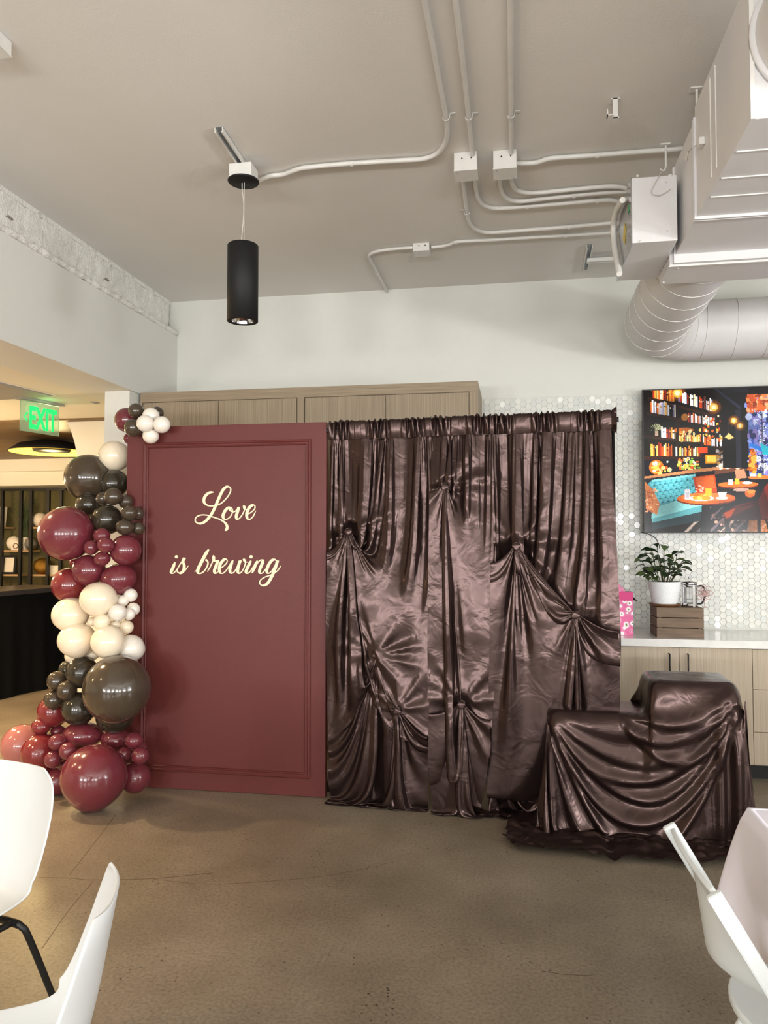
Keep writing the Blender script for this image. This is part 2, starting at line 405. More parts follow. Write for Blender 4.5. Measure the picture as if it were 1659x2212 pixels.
# hexagon tiles of the backsplash, bedded on the back wall
TW, TH = .0535, .0463
tm = [mat('tile_pale_grey', 'CFCFC9', 0.30, var=0.03), mat('tile_warm_white', 'D5D4CD', 0.28, var=0.03), mat('tile_cool_grey', 'C9CBC7', 0.32, var=0.03), mat('tile_pearl', 'ECECE8', 0.10, var=0.02, coat=0.6)]
M['grout'] = mat('tile_grout', 'CDCCC6', 0.9, var=0.05, scale=60)
tx0, tx1, tz0, tz1 = -0.25, 3.2, .93, 2.695
MB().box((tx0, YB - .004, tz0), (tx1, YB, tz1)).build('grout_bed', M['grout'], wall_back)
def hexv(x, z, y0, y1, s=.955):
    o = [(x + TW / 2 * s * math.cos(R(60 * k)), z + TW / 2 * s * math.sin(R(60 * k))) for k in range(6)]
    i = [(x + TW / 2 * s * .955 * math.cos(R(60 * k)), z + TW / 2 * s * .955 * math.sin(R(60 * k))) for k in range(6)]
    v = [(a_, y0, b_) for a_, b_ in o] + [(a_, y1, b_) for a_, b_ in i]
    return v, [tuple(range(6, 12))] + [(k, k + 6, (k + 1) % 6 + 6, (k + 1) % 6) for k in range(6)]
hv, hf = hexv(0, 0, 0, -.004)
hmesh = []
for k, mm in enumerate(tm):
    me = MB().add(hv, hf).mesh('hex_tile'); me.materials.append(mm); hmesh.append(me)
def proj(p):
    v = np.array(p) - CP; return 829.5 + FPX * (v @ _rt) / (v @ _fw), 1106 - FPX * (v @ _up) / (v @ _fw)
tiles = []; rng = random.Random(4)
ci = 0; x = tx0 + TW / 2
while x < tx1 - TW / 2:
    z = tz0 + TH / 2 + (TH / 2 if ci % 2 else 0)
    while z < tz1 - TH / 2:
        k = rng.choices((0, 1, 2, 3), (5, 4, 4, 1.2))[0]
        px, py = proj((x, YB, z))
        free = 1325 < px < 1659 and 1165 < py < 1352 and not (1395 < px < 1525 and py > 1225) and not (px < 1370 and py > 1265)
        gap = 1330 < px < 1380 and 930 < py <= 1165
        tiles.append((x, z, k, 0 if gap else (1 if free else 2), -px)); z += TH
    x += TW * .75; ci += 1
tiles.sort(key=lambda t_: (t_[3] if t_[3] == 2 else 0, t_[4]))
for i, (x, z, k, fr_, _) in enumerate(tiles[:300]):
    o = bpy.data.objects.new('hex_tile', hmesh[k]); col.objects.link(o); o.parent = wall_back
    o.location = (x, YB - .004, z); o.rotation_euler = (rng.uniform(-.012, .012), 0, rng.uniform(-.012, .012))
m = MB()
for x, z, k, _, _2 in tiles[300:]:
    v, f = hexv(x, z, YB - .004, YB - .008); a = rng.uniform(-.012, .012)
    m.add([(p[0], p[1] + (p[0] - x) * a, p[2]) for p in v], f, False, k)
tag(m.build('hex_tiles', tm, wall_back, fix=False), kind='stuff')

# ------------------------------------------------------------------ built-in cabinets and worktop
YF = 5.36
t = thing('tall_cabinet', 'tall grey-oak built-in cabinet behind the burgundy board and curtain', 'cabinet', (-1.56, 5.68, 0))
cx0, cx1, ct = -2.825, -0.262, 2.705
g = {k: PY(k, 900, YF).x for k in (308, 471, 641, 658, 833, 1013)}
fr = MB().box((cx0, YF + .02, 0), (cx1, YB - .012, ct - .002))
fr.build('carcass', M['veneer'], t)
MB().box((cx0, YF, ct - .075), (cx1, YF + .02, ct)).build('top_rail', M['veneer_h'], t)
MB().box((cx0, YF, 0), (g[308] - .004, YF + .02, ct - .075)).build('side_stile', M['veneer'], t)
MB().box((g[641] + .004, YF, 0), (g[658] - .004, YF + .02, ct - .075)).build('middle_stile', M['veneer'], t)
MB().box((g[1013] + .004, YF, 0), (cx1, YF + .02, ct - .075)).build('side_stile', M['veneer'], t)
for a, b in ((308, 471), (471, 641), (658, 833), (833, 1013)):
    MB().box((g[a] + .0025, YF + .004, .1), (g[b] - .0025, YF + .022, ct - .081)).build('door', M['veneer'], t)

YW = 5.345
t = thing('countertop', 'long white quartz worktop running along tiled wall', 'worktop', (1.9, 5.67, .88))
MB().box((-.24, YW, .868), (3.6, YB - .0095, .92)).build('slab', M['quartz'], t, bevel=.003)
YD = 5.38
xs = {k: PY(k, 1420, YD).x for k in (1467, 1625)}
dw = xs[1625] - xs[1467]
def base_unit(label, x0, x1, doors, drawers):
    t = thing('base_cabinet', label, 'cabinet', ((x0 + x1) / 2, 5.68, 0), group='base cabinets under the worktop')
    MB().box((x0 + .001, YD + .02, .1), (x1 - .001, YB - .012, .868)).build('carcass', M['veneer_light'], t)
    MB().box((x0 + .001, YD + .07, 0), (x1 - .001, YB - .012, .1)).build('plinth', M['mattblack'], t)
    for a, b, hx in doors:
        d = MB().box((a + .002, YD, .11), (b - .002, YD + .019, .862)).build('door', M['veneer_light'], t)
        MB().tube([(hx, YD + .002, .82), (hx, YD - .028, .82), (hx, YD - .028, .66), (hx, YD + .002, .66)], .005, 8).build('handle', M['black'], d)
    for a, b, z0, z1 in drawers:
        d = MB().box((a + .002, YD, z0 + .002), (b - .002, YD + .019, z1 - .002)).build('drawer', M['veneer_light'], t)
        c_ = (a + b) / 2
        MB().tube([(c_ - .08, YD + .002, z1 - .05), (c_ - .08, YD - .028, z1 - .05), (c_ + .08, YD - .028, z1 - .05), (c_ + .08, YD + .002, z1 - .05)], .005, 8).build('handle', M['black'], d)
h0, h1 = PY(1447, 1420, YD - .03).x, PY(1487, 1420, YD - .03).x
base_unit('oak base cabinet with two doors and black handles behind the draped boxes', xs[1467] - dw, xs[1625], [(xs[1467] - dw, xs[1467], h0), (xs[1467], xs[1625], h1)], [])
z1, z2 = PY(1640, 1490, YD).z, PY(1640, 1582, YD).z
base_unit('oak drawer cabinet at the right end beside white tablecloth', xs[1625], xs[1625] + .62, [], [(xs[1625], xs[1625] + .62, z1, .862), (xs[1625], xs[1625] + .62, z2, z1), (xs[1625], xs[1625] + .62, .11, z2)])
base_unit('oak base cabinet hidden by the satin curtain end', xs[1467] - 3 * dw, xs[1467] - dw, [(xs[1467] - 3 * dw, xs[1467] - 2 * dw, xs[1467] - 2 * dw - .06), (xs[1467] - 2 * dw, xs[1467] - dw, xs[1467] - dw - .06)], [])
base_unit('oak base cabinet with doors beyond the drawer cabinet', xs[1625] + .62, 3.6, [(xs[1625] + .62, (xs[1625] + 4.22) / 2, (xs[1625] + 4.22) / 2 - .06), ((xs[1625] + 4.22) / 2, 3.6, (xs[1625] + 4.22) / 2 + .06)], [])
MB().box((3.62, YB - .02, 0), (6.0, YB - .0, .1)).build('baseboard_back', M['wall'])['kind'] = 'structure'

# ------------------------------------------------------------------ television showing a bookshop cafe picture
TY = 5.90
tvx0, tvx1, tvz0, tvz1 = .932, 2.83, 1.632, 2.705
t = thing('television', 'large wall-mounted flat television showing a cosy bookshop cafe scene', 'television', ((tvx0 + tvx1) / 2, TY, tvz0))
MB().box((tvx0 + .01, TY + .002, tvz0 + .01), (tvx1 - .01, TY + .045, tvz1 - .01)).build('back_shell', M['mattblack'], t, bevel=.004)
bz = .008
f = MB().box((tvx0, TY - .012, tvz0), (tvx1, TY + .012, tvz0 + bz)).box((tvx0, TY - .012, tvz1 - bz), (tvx1, TY + .012, tvz1))
f.box((tvx0, TY - .012, tvz0 + bz), (tvx0 + bz, TY + .012, tvz1 - bz)).box((tvx1 - bz, TY - .012, tvz0 + bz), (tvx1, TY + .012, tvz1 - bz))
f.build('bezel', M['black'], t)
MB().box((1.6, TY + .045, 1.95), (2.2, YB - .0095, 2.4)).build('wall_bracket', M['black'], t)
# picture painted cell by cell as a colour attribute; coordinates follow a 1000 x 1150 sheet of the part in view
cell = .004
nx, nz = int((tvx1 - tvx0 - 2 * bz) / cell), int((tvz1 - tvz0 - 2 * bz) / cell)
SC = 1150 / nz
IM = np.zeros((nz, nx, 3)); IM[:] = (.010, .010, .016)
gy, gx = np.mgrid[0:nz, 0:nx]; gx = (gx + .5) * SC; gy = (gy + .5) * SC
rr = random.Random(11)
def C3(h): return np.array(lin(h))
def poly(pts, c, a=1.0):
    """fill a polygon (even-odd)"""
    ins = np.zeros(gx.shape, bool); n = len(pts)
    for i in range(n):
        x1, y1 = pts[i]; x2, y2 = pts[(i + 1) % n]
        if y1 == y2: continue
        k = ((gy < y1) != (gy < y2)) & (gx < (x2 - x1) * (gy - y1) / (y2 - y1) + x1); ins ^= k
    IM[ins] = IM[ins] * (1 - a) + C3(c) * a
def rect(x0, y0, x1, y1, c, a=1.0): poly([(x0, y0), (x1, y0), (x1, y1), (x0, y1)], c, a)
def ell(x, y, rx, ry, c, a=1.0, soft=False):
    d = ((gx - x) / rx) ** 2 + ((gy - y) / ry) ** 2
    if soft:
        w = (np.clip(1 - d, 0, 1) * a)[..., None]; IM[:] = IM + C3(c) * w
    else:
        k = d < 1; IM[k] = IM[k] * (1 - a) + C3(c) * a
def blotch(x0, y0, x1, y1, cols, n, s0, s1):
    for _ in range(n): ell(rr.uniform(x0, x1), rr.uniform(y0, y1), rr.uniform(s0, s1), rr.uniform(s0, s1), rr.choice(cols))
def books(x0, y0, x1, y1, h, cols):
    """row of book spines on a shelf running from (x0,y0) to (x1,y1) (bottom line)"""
    x = x0
    while x < x1 - 6:
        w = rr.uniform(8, 17); hh = h * rr.uniform(.7, 1.0) * (1 - .25 * (x - x0) / 700)
        yb = y0 + (y1 - y0) * (x - x0) / (x1 - x0)
        if rr.random() < .92: rect(x, yb - hh, x + w - 2, yb, rr.choice(cols))
        if rr.random() < .5: rect(x + 1, yb - hh * .7, x + w - 3, yb - hh * .6, rr.choice(('F4E2C0', '30201C', 'D8A040')))
        x += w
warm = ('E8742A', 'F0A040', 'C04A20', 'F4D9B0', 'D8602C', '8C2A18', 'F2B968', 'B83A1C', 'FFF4E4', 'F8ECD8'); cool = ('C8C4D8', 'E8E4F0', 'B04038', 'D87848', '8078A0', 'F0D8C8', '6A3A38', 'FFFFFF', 'F4F0FA')
gold_ = ('F4B848', 'F8D070', 'E88830', 'C86020', 'F8E0A0', 'FFF6DC')
rect(0, 0, 600, 700, '15100F')
wd = '3A2018'
for p in ([(40, 60), (600, 240), (600, 262), (40, 90)], [(250, 120), (600, 330), (600, 350), (250, 140)]): pass
books(60, 60, 240, 100, 110, warm); books(270, 100, 540, 190, 115, warm + cool)
poly([(40, 50), (550, 215), (550, 232), (40, 78)], wd)
books(55, 180, 250, 225, 120, warm + cool); poly([(30, 178), (550, 290), (550, 305), (30, 200)], wd); ell(318, 225, 26, 28, 'A06830')
books(345, 265, 540, 300, 80, cool); ell(305, 330, 80, 22, 'C06828'); blotch(280, 330, 540, 420, gold_ + ('80401C',), 60, 5, 15)
poly([(0, 360), (540, 440), (540, 455), (0, 385)], wd); books(135, 385, 250, 398, 95, cool + warm)
for k in range(11):
    a = -PI / 2 + (k - 5) * .28; poly([(98, 330), (98 + 55 * math.cos(a) - 5, 330 + 60 * math.sin(a)), (98 + 55 * math.cos(a) + 5, 330 + 60 * math.sin(a) + 4)], 'D8D8A8')
rect(88, 330, 112, 372, 'C8A890'); blotch(450, 200, 600, 460, warm + gold_, 45, 5, 12)
books(270, 420, 460, 430, 60, gold_); books(460, 455, 600, 470, 75, warm + cool)
books(50, 535, 255, 540, 115, gold_ + warm); books(270, 540, 430, 545, 90, warm + gold_); poly([(0, 535), (560, 545), (560, 562), (0, 560)], wd)
for x in (42, 256, 440, 545): rect(x, 40 + x * .28, x + 12, 560, '281612')
rect(0, 562, 560, 690, '171420'); ell(95, 625, 55, 60, 'E87820', .9); rect(68, 590, 125, 670, 'F8C050', .8); blotch(60, 580, 200, 680, gold_, 26, 6, 20)
blotch(265, 560, 420, 650, gold_ + ('80B040',), 60, 5, 16); rect(415, 470, 490, 520, 'D84820'); rect(470, 530, 570, 600, 'F0A020'); rect(485, 545, 560, 590, 'F8D860'); blotch(560, 500, 660, 640, ('F0E8E0', 'A09088', '504038', 'F8C060'), 50, 6, 18)
poly([(550, 470), (700, 440), (700, 640), (550, 620)], '3A0F0E', .5)
poly([(0, 700), (400, 645), (790, 610), (790, 632), (400, 672), (0, 718)], 'C8885A'); poly([(0, 718), (400, 672), (400, 700), (0, 740)], '20242C')
rect(540, 655, 790, 860, '1C1A1E'); poly([(540, 655), (790, 630), (790, 660), (540, 690)], '6A4030'); blotch(560, 620, 790, 640, ('F4E0C8', 'D8B090'), 14, 8, 22)
# dark columns, beams and window onto a street
rect(600, 40, 800, 640, '0B0D14'); poly([(560, 0), (800, 200), (800, 230), (540, 0)], '2C2F48'); rect(700, 180, 740, 640, '2A2A38'); rect(745, 120, 790, 650, '11131C')
rect(795, 55, 1500, 700, '7080C0')
blotch(795, 100, 1500, 700, ('4058B0', '8898D8', 'C8D0F0', '2A3468', '9080C0', 'E0E4F8'), 520, 8, 30)
blotch(795, 55, 1500, 190, ('D86830', 'E88048', 'B85028', 'F0A878', '8A3A1C'), 520, 8, 26)
for k in range(260):
    ell(895 + rr.gauss(0, 22) + (rr.random() < .3) * 110, rr.uniform(180, 690), 3.5, 4.5, rr.choice(('F4F0FF', '28243C', 'C8C0F0', '181428')))
rect(890, 200, 905, 700, '1A1626', .6); blotch(800, 480, 850, 680, ('E87820', 'F0A040', 'A04418'), 40, 8, 20); poly([(800, 440), (900, 480), (900, 520), (800, 470)], '2878C8'); poly([(880, 440), (1040, 540), (900, 540)], '28B0C0')
rect(795, 0, 2200, 55, '0A0A10'); rect(1490, 0, 1530, 760, '0D0D12'); rect(1530, 55, 2200, 1150, '14100F'); blotch(1540, 100, 2150, 700, warm + gold_ + ('201410', '30201A'), 260, 8, 30)
# globe lamps
for x, y, r_ in ((265, 28, 36), (540, 150, 32), (690, 262, 24), (735, 305, 22)):
    ell(x, y, r_ * 1.9, r_ * 1.9, 'C87018', .7, True); ell(x, y, r_, r_, 'F8C850'); ell(x, y, r_ * .55, r_ * .55, 'FFF4C8')
poly([(620, 395), (650, 360), (690, 400), (650, 412)], 'F8D080'); rect(648, 250, 652, 360, '403020')
# floor, tables, chairs
rect(0, 850, 1500, 1150, '191418')
for k in range(14):
    x = 300 + k * 90; poly([(x, 1150), (x + 200, 950), (x + 212, 950), (x + 30, 1150)], '8A7880' if k % 3 else 'E0C8B8', .7)
blotch(520, 1000, 1400, 1150, ('70504A', '9A7068', '2A2024', 'D0A890'), 150, 4, 14)
poly([(790, 1060), (1000, 1040), (1000, 1150), (770, 1150)], 'B87030', .7)
# turquoise buttoned bench
poly([(25, 760), (60, 730), (390, 690), (395, 850), (110, 945), (60, 900)], '4FA6B0')
for i in range(6):
    for j in range(9):
        x = 60 + j * 42 + (i % 2) * 21; y = 765 + i * 28 - j * 7
        if x < 385 and 740 - .1 * x < y < 930 - .22 * x + 25: ell(x, y, 17, 15, '6CC4CC'); ell(x + 17, y + 10, 7, 6, '1F5A66')
poly([(55, 728), (390, 685), (395, 700), (60, 745)], '8ED8DA'); poly([(100, 945), (395, 850), (450, 930), (440, 985), (60, 1090), (50, 1010)], '8CCAC8'); poly([(60, 1040), (445, 935), (445, 1000), (60, 1110)], '5A9CA0'); poly([(50, 1075), (445, 985), (430, 1060), (60, 1130)], '24363C')
poly([(375, 710), (540, 690), (555, 830), (395, 840)], 'C8481E'); poly([(395, 715), (530, 700), (545, 800), (410, 815)], 'E06A30'); blotch(390, 780, 450, 830, ('F4D8C0', 'B03A18'), 16, 3, 9)
poly([(5, 740), (60, 800), (118, 920), (95, 1010), (10, 960)], 'D8844C'); blotch(10, 800, 100, 1000, ('F4C8A0', 'B86038', 'E8A070'), 40, 5, 12)
# near table
poly([(440, 920), (500, 920), (500, 1150), (420, 1150)], '181216'); ell(470, 890, 222, 48, '7A2A12'); ell(470, 880, 220, 46, 'E0702C'); ell(470, 872, 190, 32, 'EE8C48', .8)
ell(435, 880, 98, 22, 'F8F4EE'); blotch(385, 860, 490, 880, ('F0A030', 'D87818', 'F8C860'), 14, 12, 26); rect(310, 805, 350, 888, 'E8E0E4'); rect(316, 830, 345, 880, 'B8A8B0', .6); rect(465, 800, 512, 862, 'F8B838'); ell(590, 880, 48, 13, 'F4EEE8'); poly([(560, 832), (628, 832), (615, 878), (575, 878)], 'FAF6F0')
# middle and far table
ell(712, 780, 152, 26, '8A3414'); ell(712, 772, 150, 24, 'E87830'); rect(640, 730, 675, 775, 'F4E8D8'); rect(690, 725, 725, 772, 'F8C040'); ell(780, 760, 40, 10, 'F8F0E8'); rect(700, 795, 735, 900, '181014'); ell(735, 815, 60, 14, 'C8A090')
ell(880, 718, 95, 16, 'D07838'); rect(860, 690, 890, 718, 'F0C060'); rect(800, 690, 850, 712, 'F0E8E0'); poly([(690, 660), (760, 650), (780, 720), (700, 730)], 'C89070')
# chairs
poly([(600, 1000), (690, 940), (860, 900), (905, 800), (960, 735), (1000, 740), (1010, 1000), (950, 1060), (680, 1060), (590, 1040)], '5E1A18')
poly([(905, 800), (960, 735), (1005, 745), (1005, 980), (940, 1030), (930, 900)], '8C2C22'); poly([(600, 1000), (690, 960), (850, 930), (700, 1010), (620, 1040)], 'C8501C'); poly([(690, 960), (860, 900), (880, 1050), (640, 1060)], '2A1216', .85); rect(610, 1050, 640, 1140, '140E10'); rect(850, 1050, 875, 1150, '140E10'); poly([(905, 1050), (925, 1050), (950, 1145), (930, 1145)], '140E10')
ell(800, 845, 38, 30, 'D86828'); ell(810, 830, 30, 16, 'F09048')
lum = sum(np.sin(gx * rr.uniform(-.02, .02) + gy * rr.uniform(-.02, .02) + rr.uniform(0, 6)) for _ in range(9))
IM *= (0.92 + .10 * lum)[..., None].clip(.45, 1.5)
IM = IM ** 1.1 * 1.25
IM *= 1.0 + .07 * np.random.default_rng(5).standard_normal((nz, nx, 1))
IM = np.clip(IM, 0, 1)
vx = np.linspace(tvx0 + bz, tvx1 - bz, nx + 1); vz = np.linspace(tvz1 - bz, tvz0 + bz, nz + 1)
GX, GZ = np.meshgrid(vx, vz); G = np.stack([GX, np.full_like(GX, TY - .008), GZ], -1)
scr = MB().grid(G, smooth=False).build('screen', bpy.data.materials.new('lit_screen'), t, fix=False)
ca = scr.data.color_attributes.new('picture', 'FLOAT_COLOR', 'CORNER')
cc = np.ones((nz * nx, 4, 4), np.float32); cc[:, :, :3] = IM.reshape(-1, 1, 3); ca.data.foreach_set('color', cc.ravel())
sm = scr.data.materials[0]; sm.use_nodes = True; nt = sm.node_tree; b = nt.nodes['Principled BSDF']
at = nt.nodes.new('ShaderNodeAttribute'); at.attribute_name = 'picture'
b.inputs['Base Color'].default_value = (.01, .01, .01, 1); b.inputs['Roughness'].default_value = .12
nt.links.new(at.outputs['Color'], b.inputs['Emission Color']); b.inputs['Emission Strength'].default_value = 1.25; b.inputs['Specular IOR Level'].default_value = .22
# loose cable under the television
p = [PY(x, y, TY + .03) for x, y in ((1385, 1150), (1402, 1154), (1415, 1162), (1423, 1175), (1425, 1185))]
tag(MB().tube(smooth_path([tuple(q) for q in p], 5), .003, 6).build('cable', M['black']), 'thin dark cable drooping from the television corner above the plant', 'cable')

# ------------------------------------------------------------------ things on the worktop
ZT = .9205
# slatted wooden crate, upside down
FY = 5.44
x0, x1 = PY(1419, 1360, FY).x, PY(1521, 1360, FY).x
top = PY(1470, 1313, FY).z; y1 = FY + .26; sk = .0
t = thing('wooden_crate', 'brown slatted wooden crate on the worktop under the potted plant', 'crate', ((x0 + x1) / 2, FY + .13, ZT))
h = (top - ZT - .016) / 3
M['crate_front'] = M['crate']
for k in range(3):
    z0 = ZT + k * (h + .006); z1 = z0 + h
    MB().box((x0, FY, z0), (x1, FY + .012, z1)).build('slat', M['crate'], t, bevel=.0015)
    MB().box((x0, y1 - .012, z0), (x1, y1, z1)).build('slat', M['crate'], t, bevel=.0015)
    MB().box((x0 - .001, FY + .0125, z0), (x0 + .011, y1 - .0125, z1)).build('end_slat', M['crate'], t, bevel=.0015)
    MB().box((x1 - .011, FY + .0125, z0), (x1 + .001, y1 - .0125, z1)).build('end_slat', M['crate'], t, bevel=.0015)
n = 4; w = (y1 - FY) / n
for k in range(n): MB().box((x0 + .001, FY + k * w + .002, top - .012), (x1 - .001, FY + (k + 1) * w - .002, top)).build('top_slat', M['crate'], t, bevel=.0015)
for cx_ in (x0 + .022, x1 - .022):
    for cy_ in (FY + .022, y1 - .022): MB().box((cx_ - .01, cy_ - .01, ZT), (cx_ + .01, cy_ + .01, top - .013)).build('corner_post', M['crate'], t)

# potted plant
PYY = 5.56
pc = PY(1436, 1308, PYY); pc.z = top + .0005
t = thing('potted_plant', 'leafy dark green plant in white textured pot on the wooden crate', 'plant', pc)
X, Y, Z = pc
MB().lathe([(0, 0), (.088, 0), (.104, .012), (.106, .02), (.100, .02), (.086, .010), (0, .010)], (X, Y, Z)).build('saucer', M['terracotta'], t)
ph = PY(1436, 1256, PYY).z - Z
pot = MB().lathe([(0, .011), (.078, .011), (.086, .03), (.110, ph - .01), (.112, ph), (.104, ph), (.100, ph - .02), (0, ph - .02)], (X, Y, Z), 48).build('pot', M['pot'], t)
bp_ = M['pot'].node_tree; wv = bp_.nodes.new('ShaderNodeTexVoronoi'); wv.inputs['Scale'].default_value = 95
mp = bp_.nodes.new('ShaderNodeMapping'); mp.inputs['Scale'].default_value = (1, 1, 2.2); tc = bp_.nodes.new('ShaderNodeTexCoord'); bq = bp_.nodes.new('ShaderNodeBump'); bq.inputs['Strength'].default_value = .5; bq.inputs['Distance'].default_value = .004
bp_.links.new(tc.outputs['Object'], mp.inputs[0]); bp_.links.new(mp.outputs[0], wv.inputs['Vector']); bp_.links.new(wv.outputs['Distance'], bq.inputs['Height']); bp_.links.new(bq.outputs['Normal'], bp_.nodes['Principled BSDF'].inputs['Normal'])
MB().lathe([(0, ph - .019), (.099, ph - .019)], (X, Y, Z), 24).build('soil', M['soil'], t)
def leaf_mesh(name, m, L=.080, W=.031):
    g_ = np.zeros((7, 5, 3))
    for i in range(7):
        u = i / 6; ww = W * (math.sin(PI * min(1, u * .92 + .06)) ** .7) * (.55 + .6 * u if u < .7 else .97 - (u - .7) * .8)
        for j in range(5):
            s_ = (j - 2) / 2; g_[i, j] = (s_ * ww, u * L, .006 * s_ * s_ + .012 * math.sin(PI * u) - .018 * u * u)
    me = MB().grid(g_).mesh(name); me.materials.append(m); return me
lms = [leaf_mesh('leaf', M['leaf']), leaf_mesh('leaf', M['leaf2'], .070, .033)]
lr = random.Random(21)
# stems fan out of the pot; leaves sit along them
tips = [(1388, 1215, -.03), (1402, 1203, .03), (1408, 1190, .0), (1420, 1182, -.03), (1434, 1190, .02), (1452, 1200, -.02), (1462, 1202, .04), (1470, 1228, -.04), (1472, 1215, .02), (1392, 1243, -.06), (1410, 1248, -.07), (1445, 1240, -.06), (1430, 1228, -.05), (1458, 1246, -.04), (1400, 1228, .06), (1425, 1210, .05), (1447, 1218, .06)]
for px, py, dy in tips:
    tip = PY(px, py, PYY + dy * 1.6); base = Vector((X + (tip.x - X) * .25, Y + (tip.y - Y) * .3, Z + ph - .03))
    mid = (base + tip) / 2 + Vector(((tip.x - X) * .12, 0, .02))
    path = [Vector(p) for p in smooth_path([tuple(base), tuple(mid), tuple(tip)], 5)]
    MB().tube(path, .0028, 6).build('stem', M['stem'], t)
    dirv = (path[-1] - path[-3]).normalized()
    for k in range(4 if py < 1235 else 3):
        o = bpy.data.objects.new('leaf', lms[lr.random() < .3 or (py > 1240 and px < 1420)]); col.objects.link(o); o.parent = t
        at_ = path[-1] if k == 0 else path[-1 - 2 * min(k, 3)]
        yaw = math.atan2(dirv.x, dirv.y) + (0 if k == 0 else (1 if k == 1 else -1) * lr.uniform(.7, 1.4)) + lr.uniform(-.3, .3)
        o.location = at_ - t.location; s_ = lr.uniform(.78, 1.12)
        o.rotation_euler = (lr.uniform(-.15, .75), lr.uniform(-.5, .5), -yaw + lr.uniform(-.4, .4)); o.scale = (s_, s_, s_)

# french press
fp = PY(1490, 1308, 5.53); fp.z = top + .0005
t = thing('french_press', 'steel and glass french press coffee maker on the crate', 'coffee maker', fp)
X, Y, Z = fp; r = .048; H_ = .17
MB().lathe([(0, .004), (r - .002, .004), (r - .002, H_ - .02), (r, H_ - .02), (r, 0), (0, 0)][:4], (X, Y, Z), 32).build('glass_beaker', M['glass'], t)
MB().lathe([(0, 0), (r + .003, 0), (r + .003, .028), (r + .0005, .028), (r + .0005, .004), (0, .004)], (X, Y, Z), 32).build('base_band', M['chrome'], t)
MB().lathe([(r + .0005, H_ - .034), (r + .003, H_ - .034), (r + .003, H_ - .018), (r + .0005, H_ - .018)], (X, Y, Z), 32).build('upper_band', M['chrome'], t)
for a in (R(20), R(110), R(200), R(290)):
    x_, y_ = X + math.cos(a) * (r + .001), Y + math.sin(a) * (r + .001); tx, ty = -math.sin(a), math.cos(a)
    MB().hexa([(x_ - tx * .009, y_ - ty * .009, Z), (x_ + tx * .009, y_ + ty * .009, Z), (x_ + tx * .009 + math.cos(a) * .003, y_ + ty * .009 + math.sin(a) * .003, Z), (x_ - tx * .009 + math.cos(a) * .003, y_ - ty * .009 + math.sin(a) * .003, Z),
               (x_ - tx * .009, y_ - ty * .009, Z + H_ - .02), (x_ + tx * .009, y_ + ty * .009, Z + H_ - .02), (x_ + tx * .009 + math.cos(a) * .003, y_ + ty * .009 + math.sin(a) * .003, Z + H_ - .02), (x_ - tx * .009 + math.cos(a) * .003, y_ - ty * .009 + math.sin(a) * .003, Z + H_ - .02)]).build('frame_strip', M['chrome'], t)
MB().lathe([(0, H_ + .012), (.012, H_ + .011), (.03, H_ + .004), (r + .004, H_), (r + .004, H_ - .014), (0, H_ - .014)], (X, Y, Z), 32).build('lid', M['chrome'], t)
MB().tube([(X, Y, Z + .05), (X, Y, Z + H_ + .024)], .0025, 8).build('plunger_rod', M['chrome'], t)
MB().lathe([(0, -.008), (.006, -.006), (.008, 0), (.006, .006), (0, .008)], (X, Y, Z + H_ + .03), 16).build('plunger_knob', M['chrome'], t)
MB().lathe([(0, 0), (r - .006, 0), (r - .006, .004), (0, .004)], (X, Y, Z + .05), 24).build('filter', M['steel'], t)
MB().tube(smooth_path([(X + r, Y - .01, Z + H_ - .03), (X + r + .035, Y - .015, Z + H_ - .028), (X + r + .05, Y - .018, Z + .09), (X + r + .03, Y - .015, Z + .03), (X + r, Y - .01, Z + .022)], 6), .0065, 8).build('handle', M['black'], t)
# openwork rose ornament leaning by the press
rc = PY(1521, 1281, 5.485)
t = thing('rose_ornament', 'openwork rose-coloured flower ornament standing behind french press handle', 'ornament', (rc.x, rc.y, ZT))
for ring, (n_, rad, ln) in enumerate(((8, .034, .024), (7, .021, .018), (5, .010, .013))):
    for k in range(n_):
        a = 2 * PI * k / n_ + ring * .4; cx_, cz_ = rc.x + rad * math.cos(a), rc.z + rad * math.sin(a)
        pts = []
        for j in range(13):
            b_ = 2 * PI * j / 12; u, v = ln * .95 * math.cos(b_), ln * .72 * math.sin(b_)
            pts.append((cx_ + u * math.cos(a) - v * math.sin(a), rc.y - ring * .006, cz_ + u * math.sin(a) + v * math.cos(a)))
        MB().tube(pts, .0021, 6, caps=False).build('petal', M['rose'], t)
MB().tube([(rc.x, rc.y, rc.z - .05), (rc.x + .004, rc.y + .004, top + .006)], .002, 6).build('stalk', M['rose'], t)
MB().lathe([(0, 0), (.018, 0), (.018, .005), (0, .006)], (rc.x + .004, rc.y + .004, top + .0005), 16).build('foot', M['rose'], t)

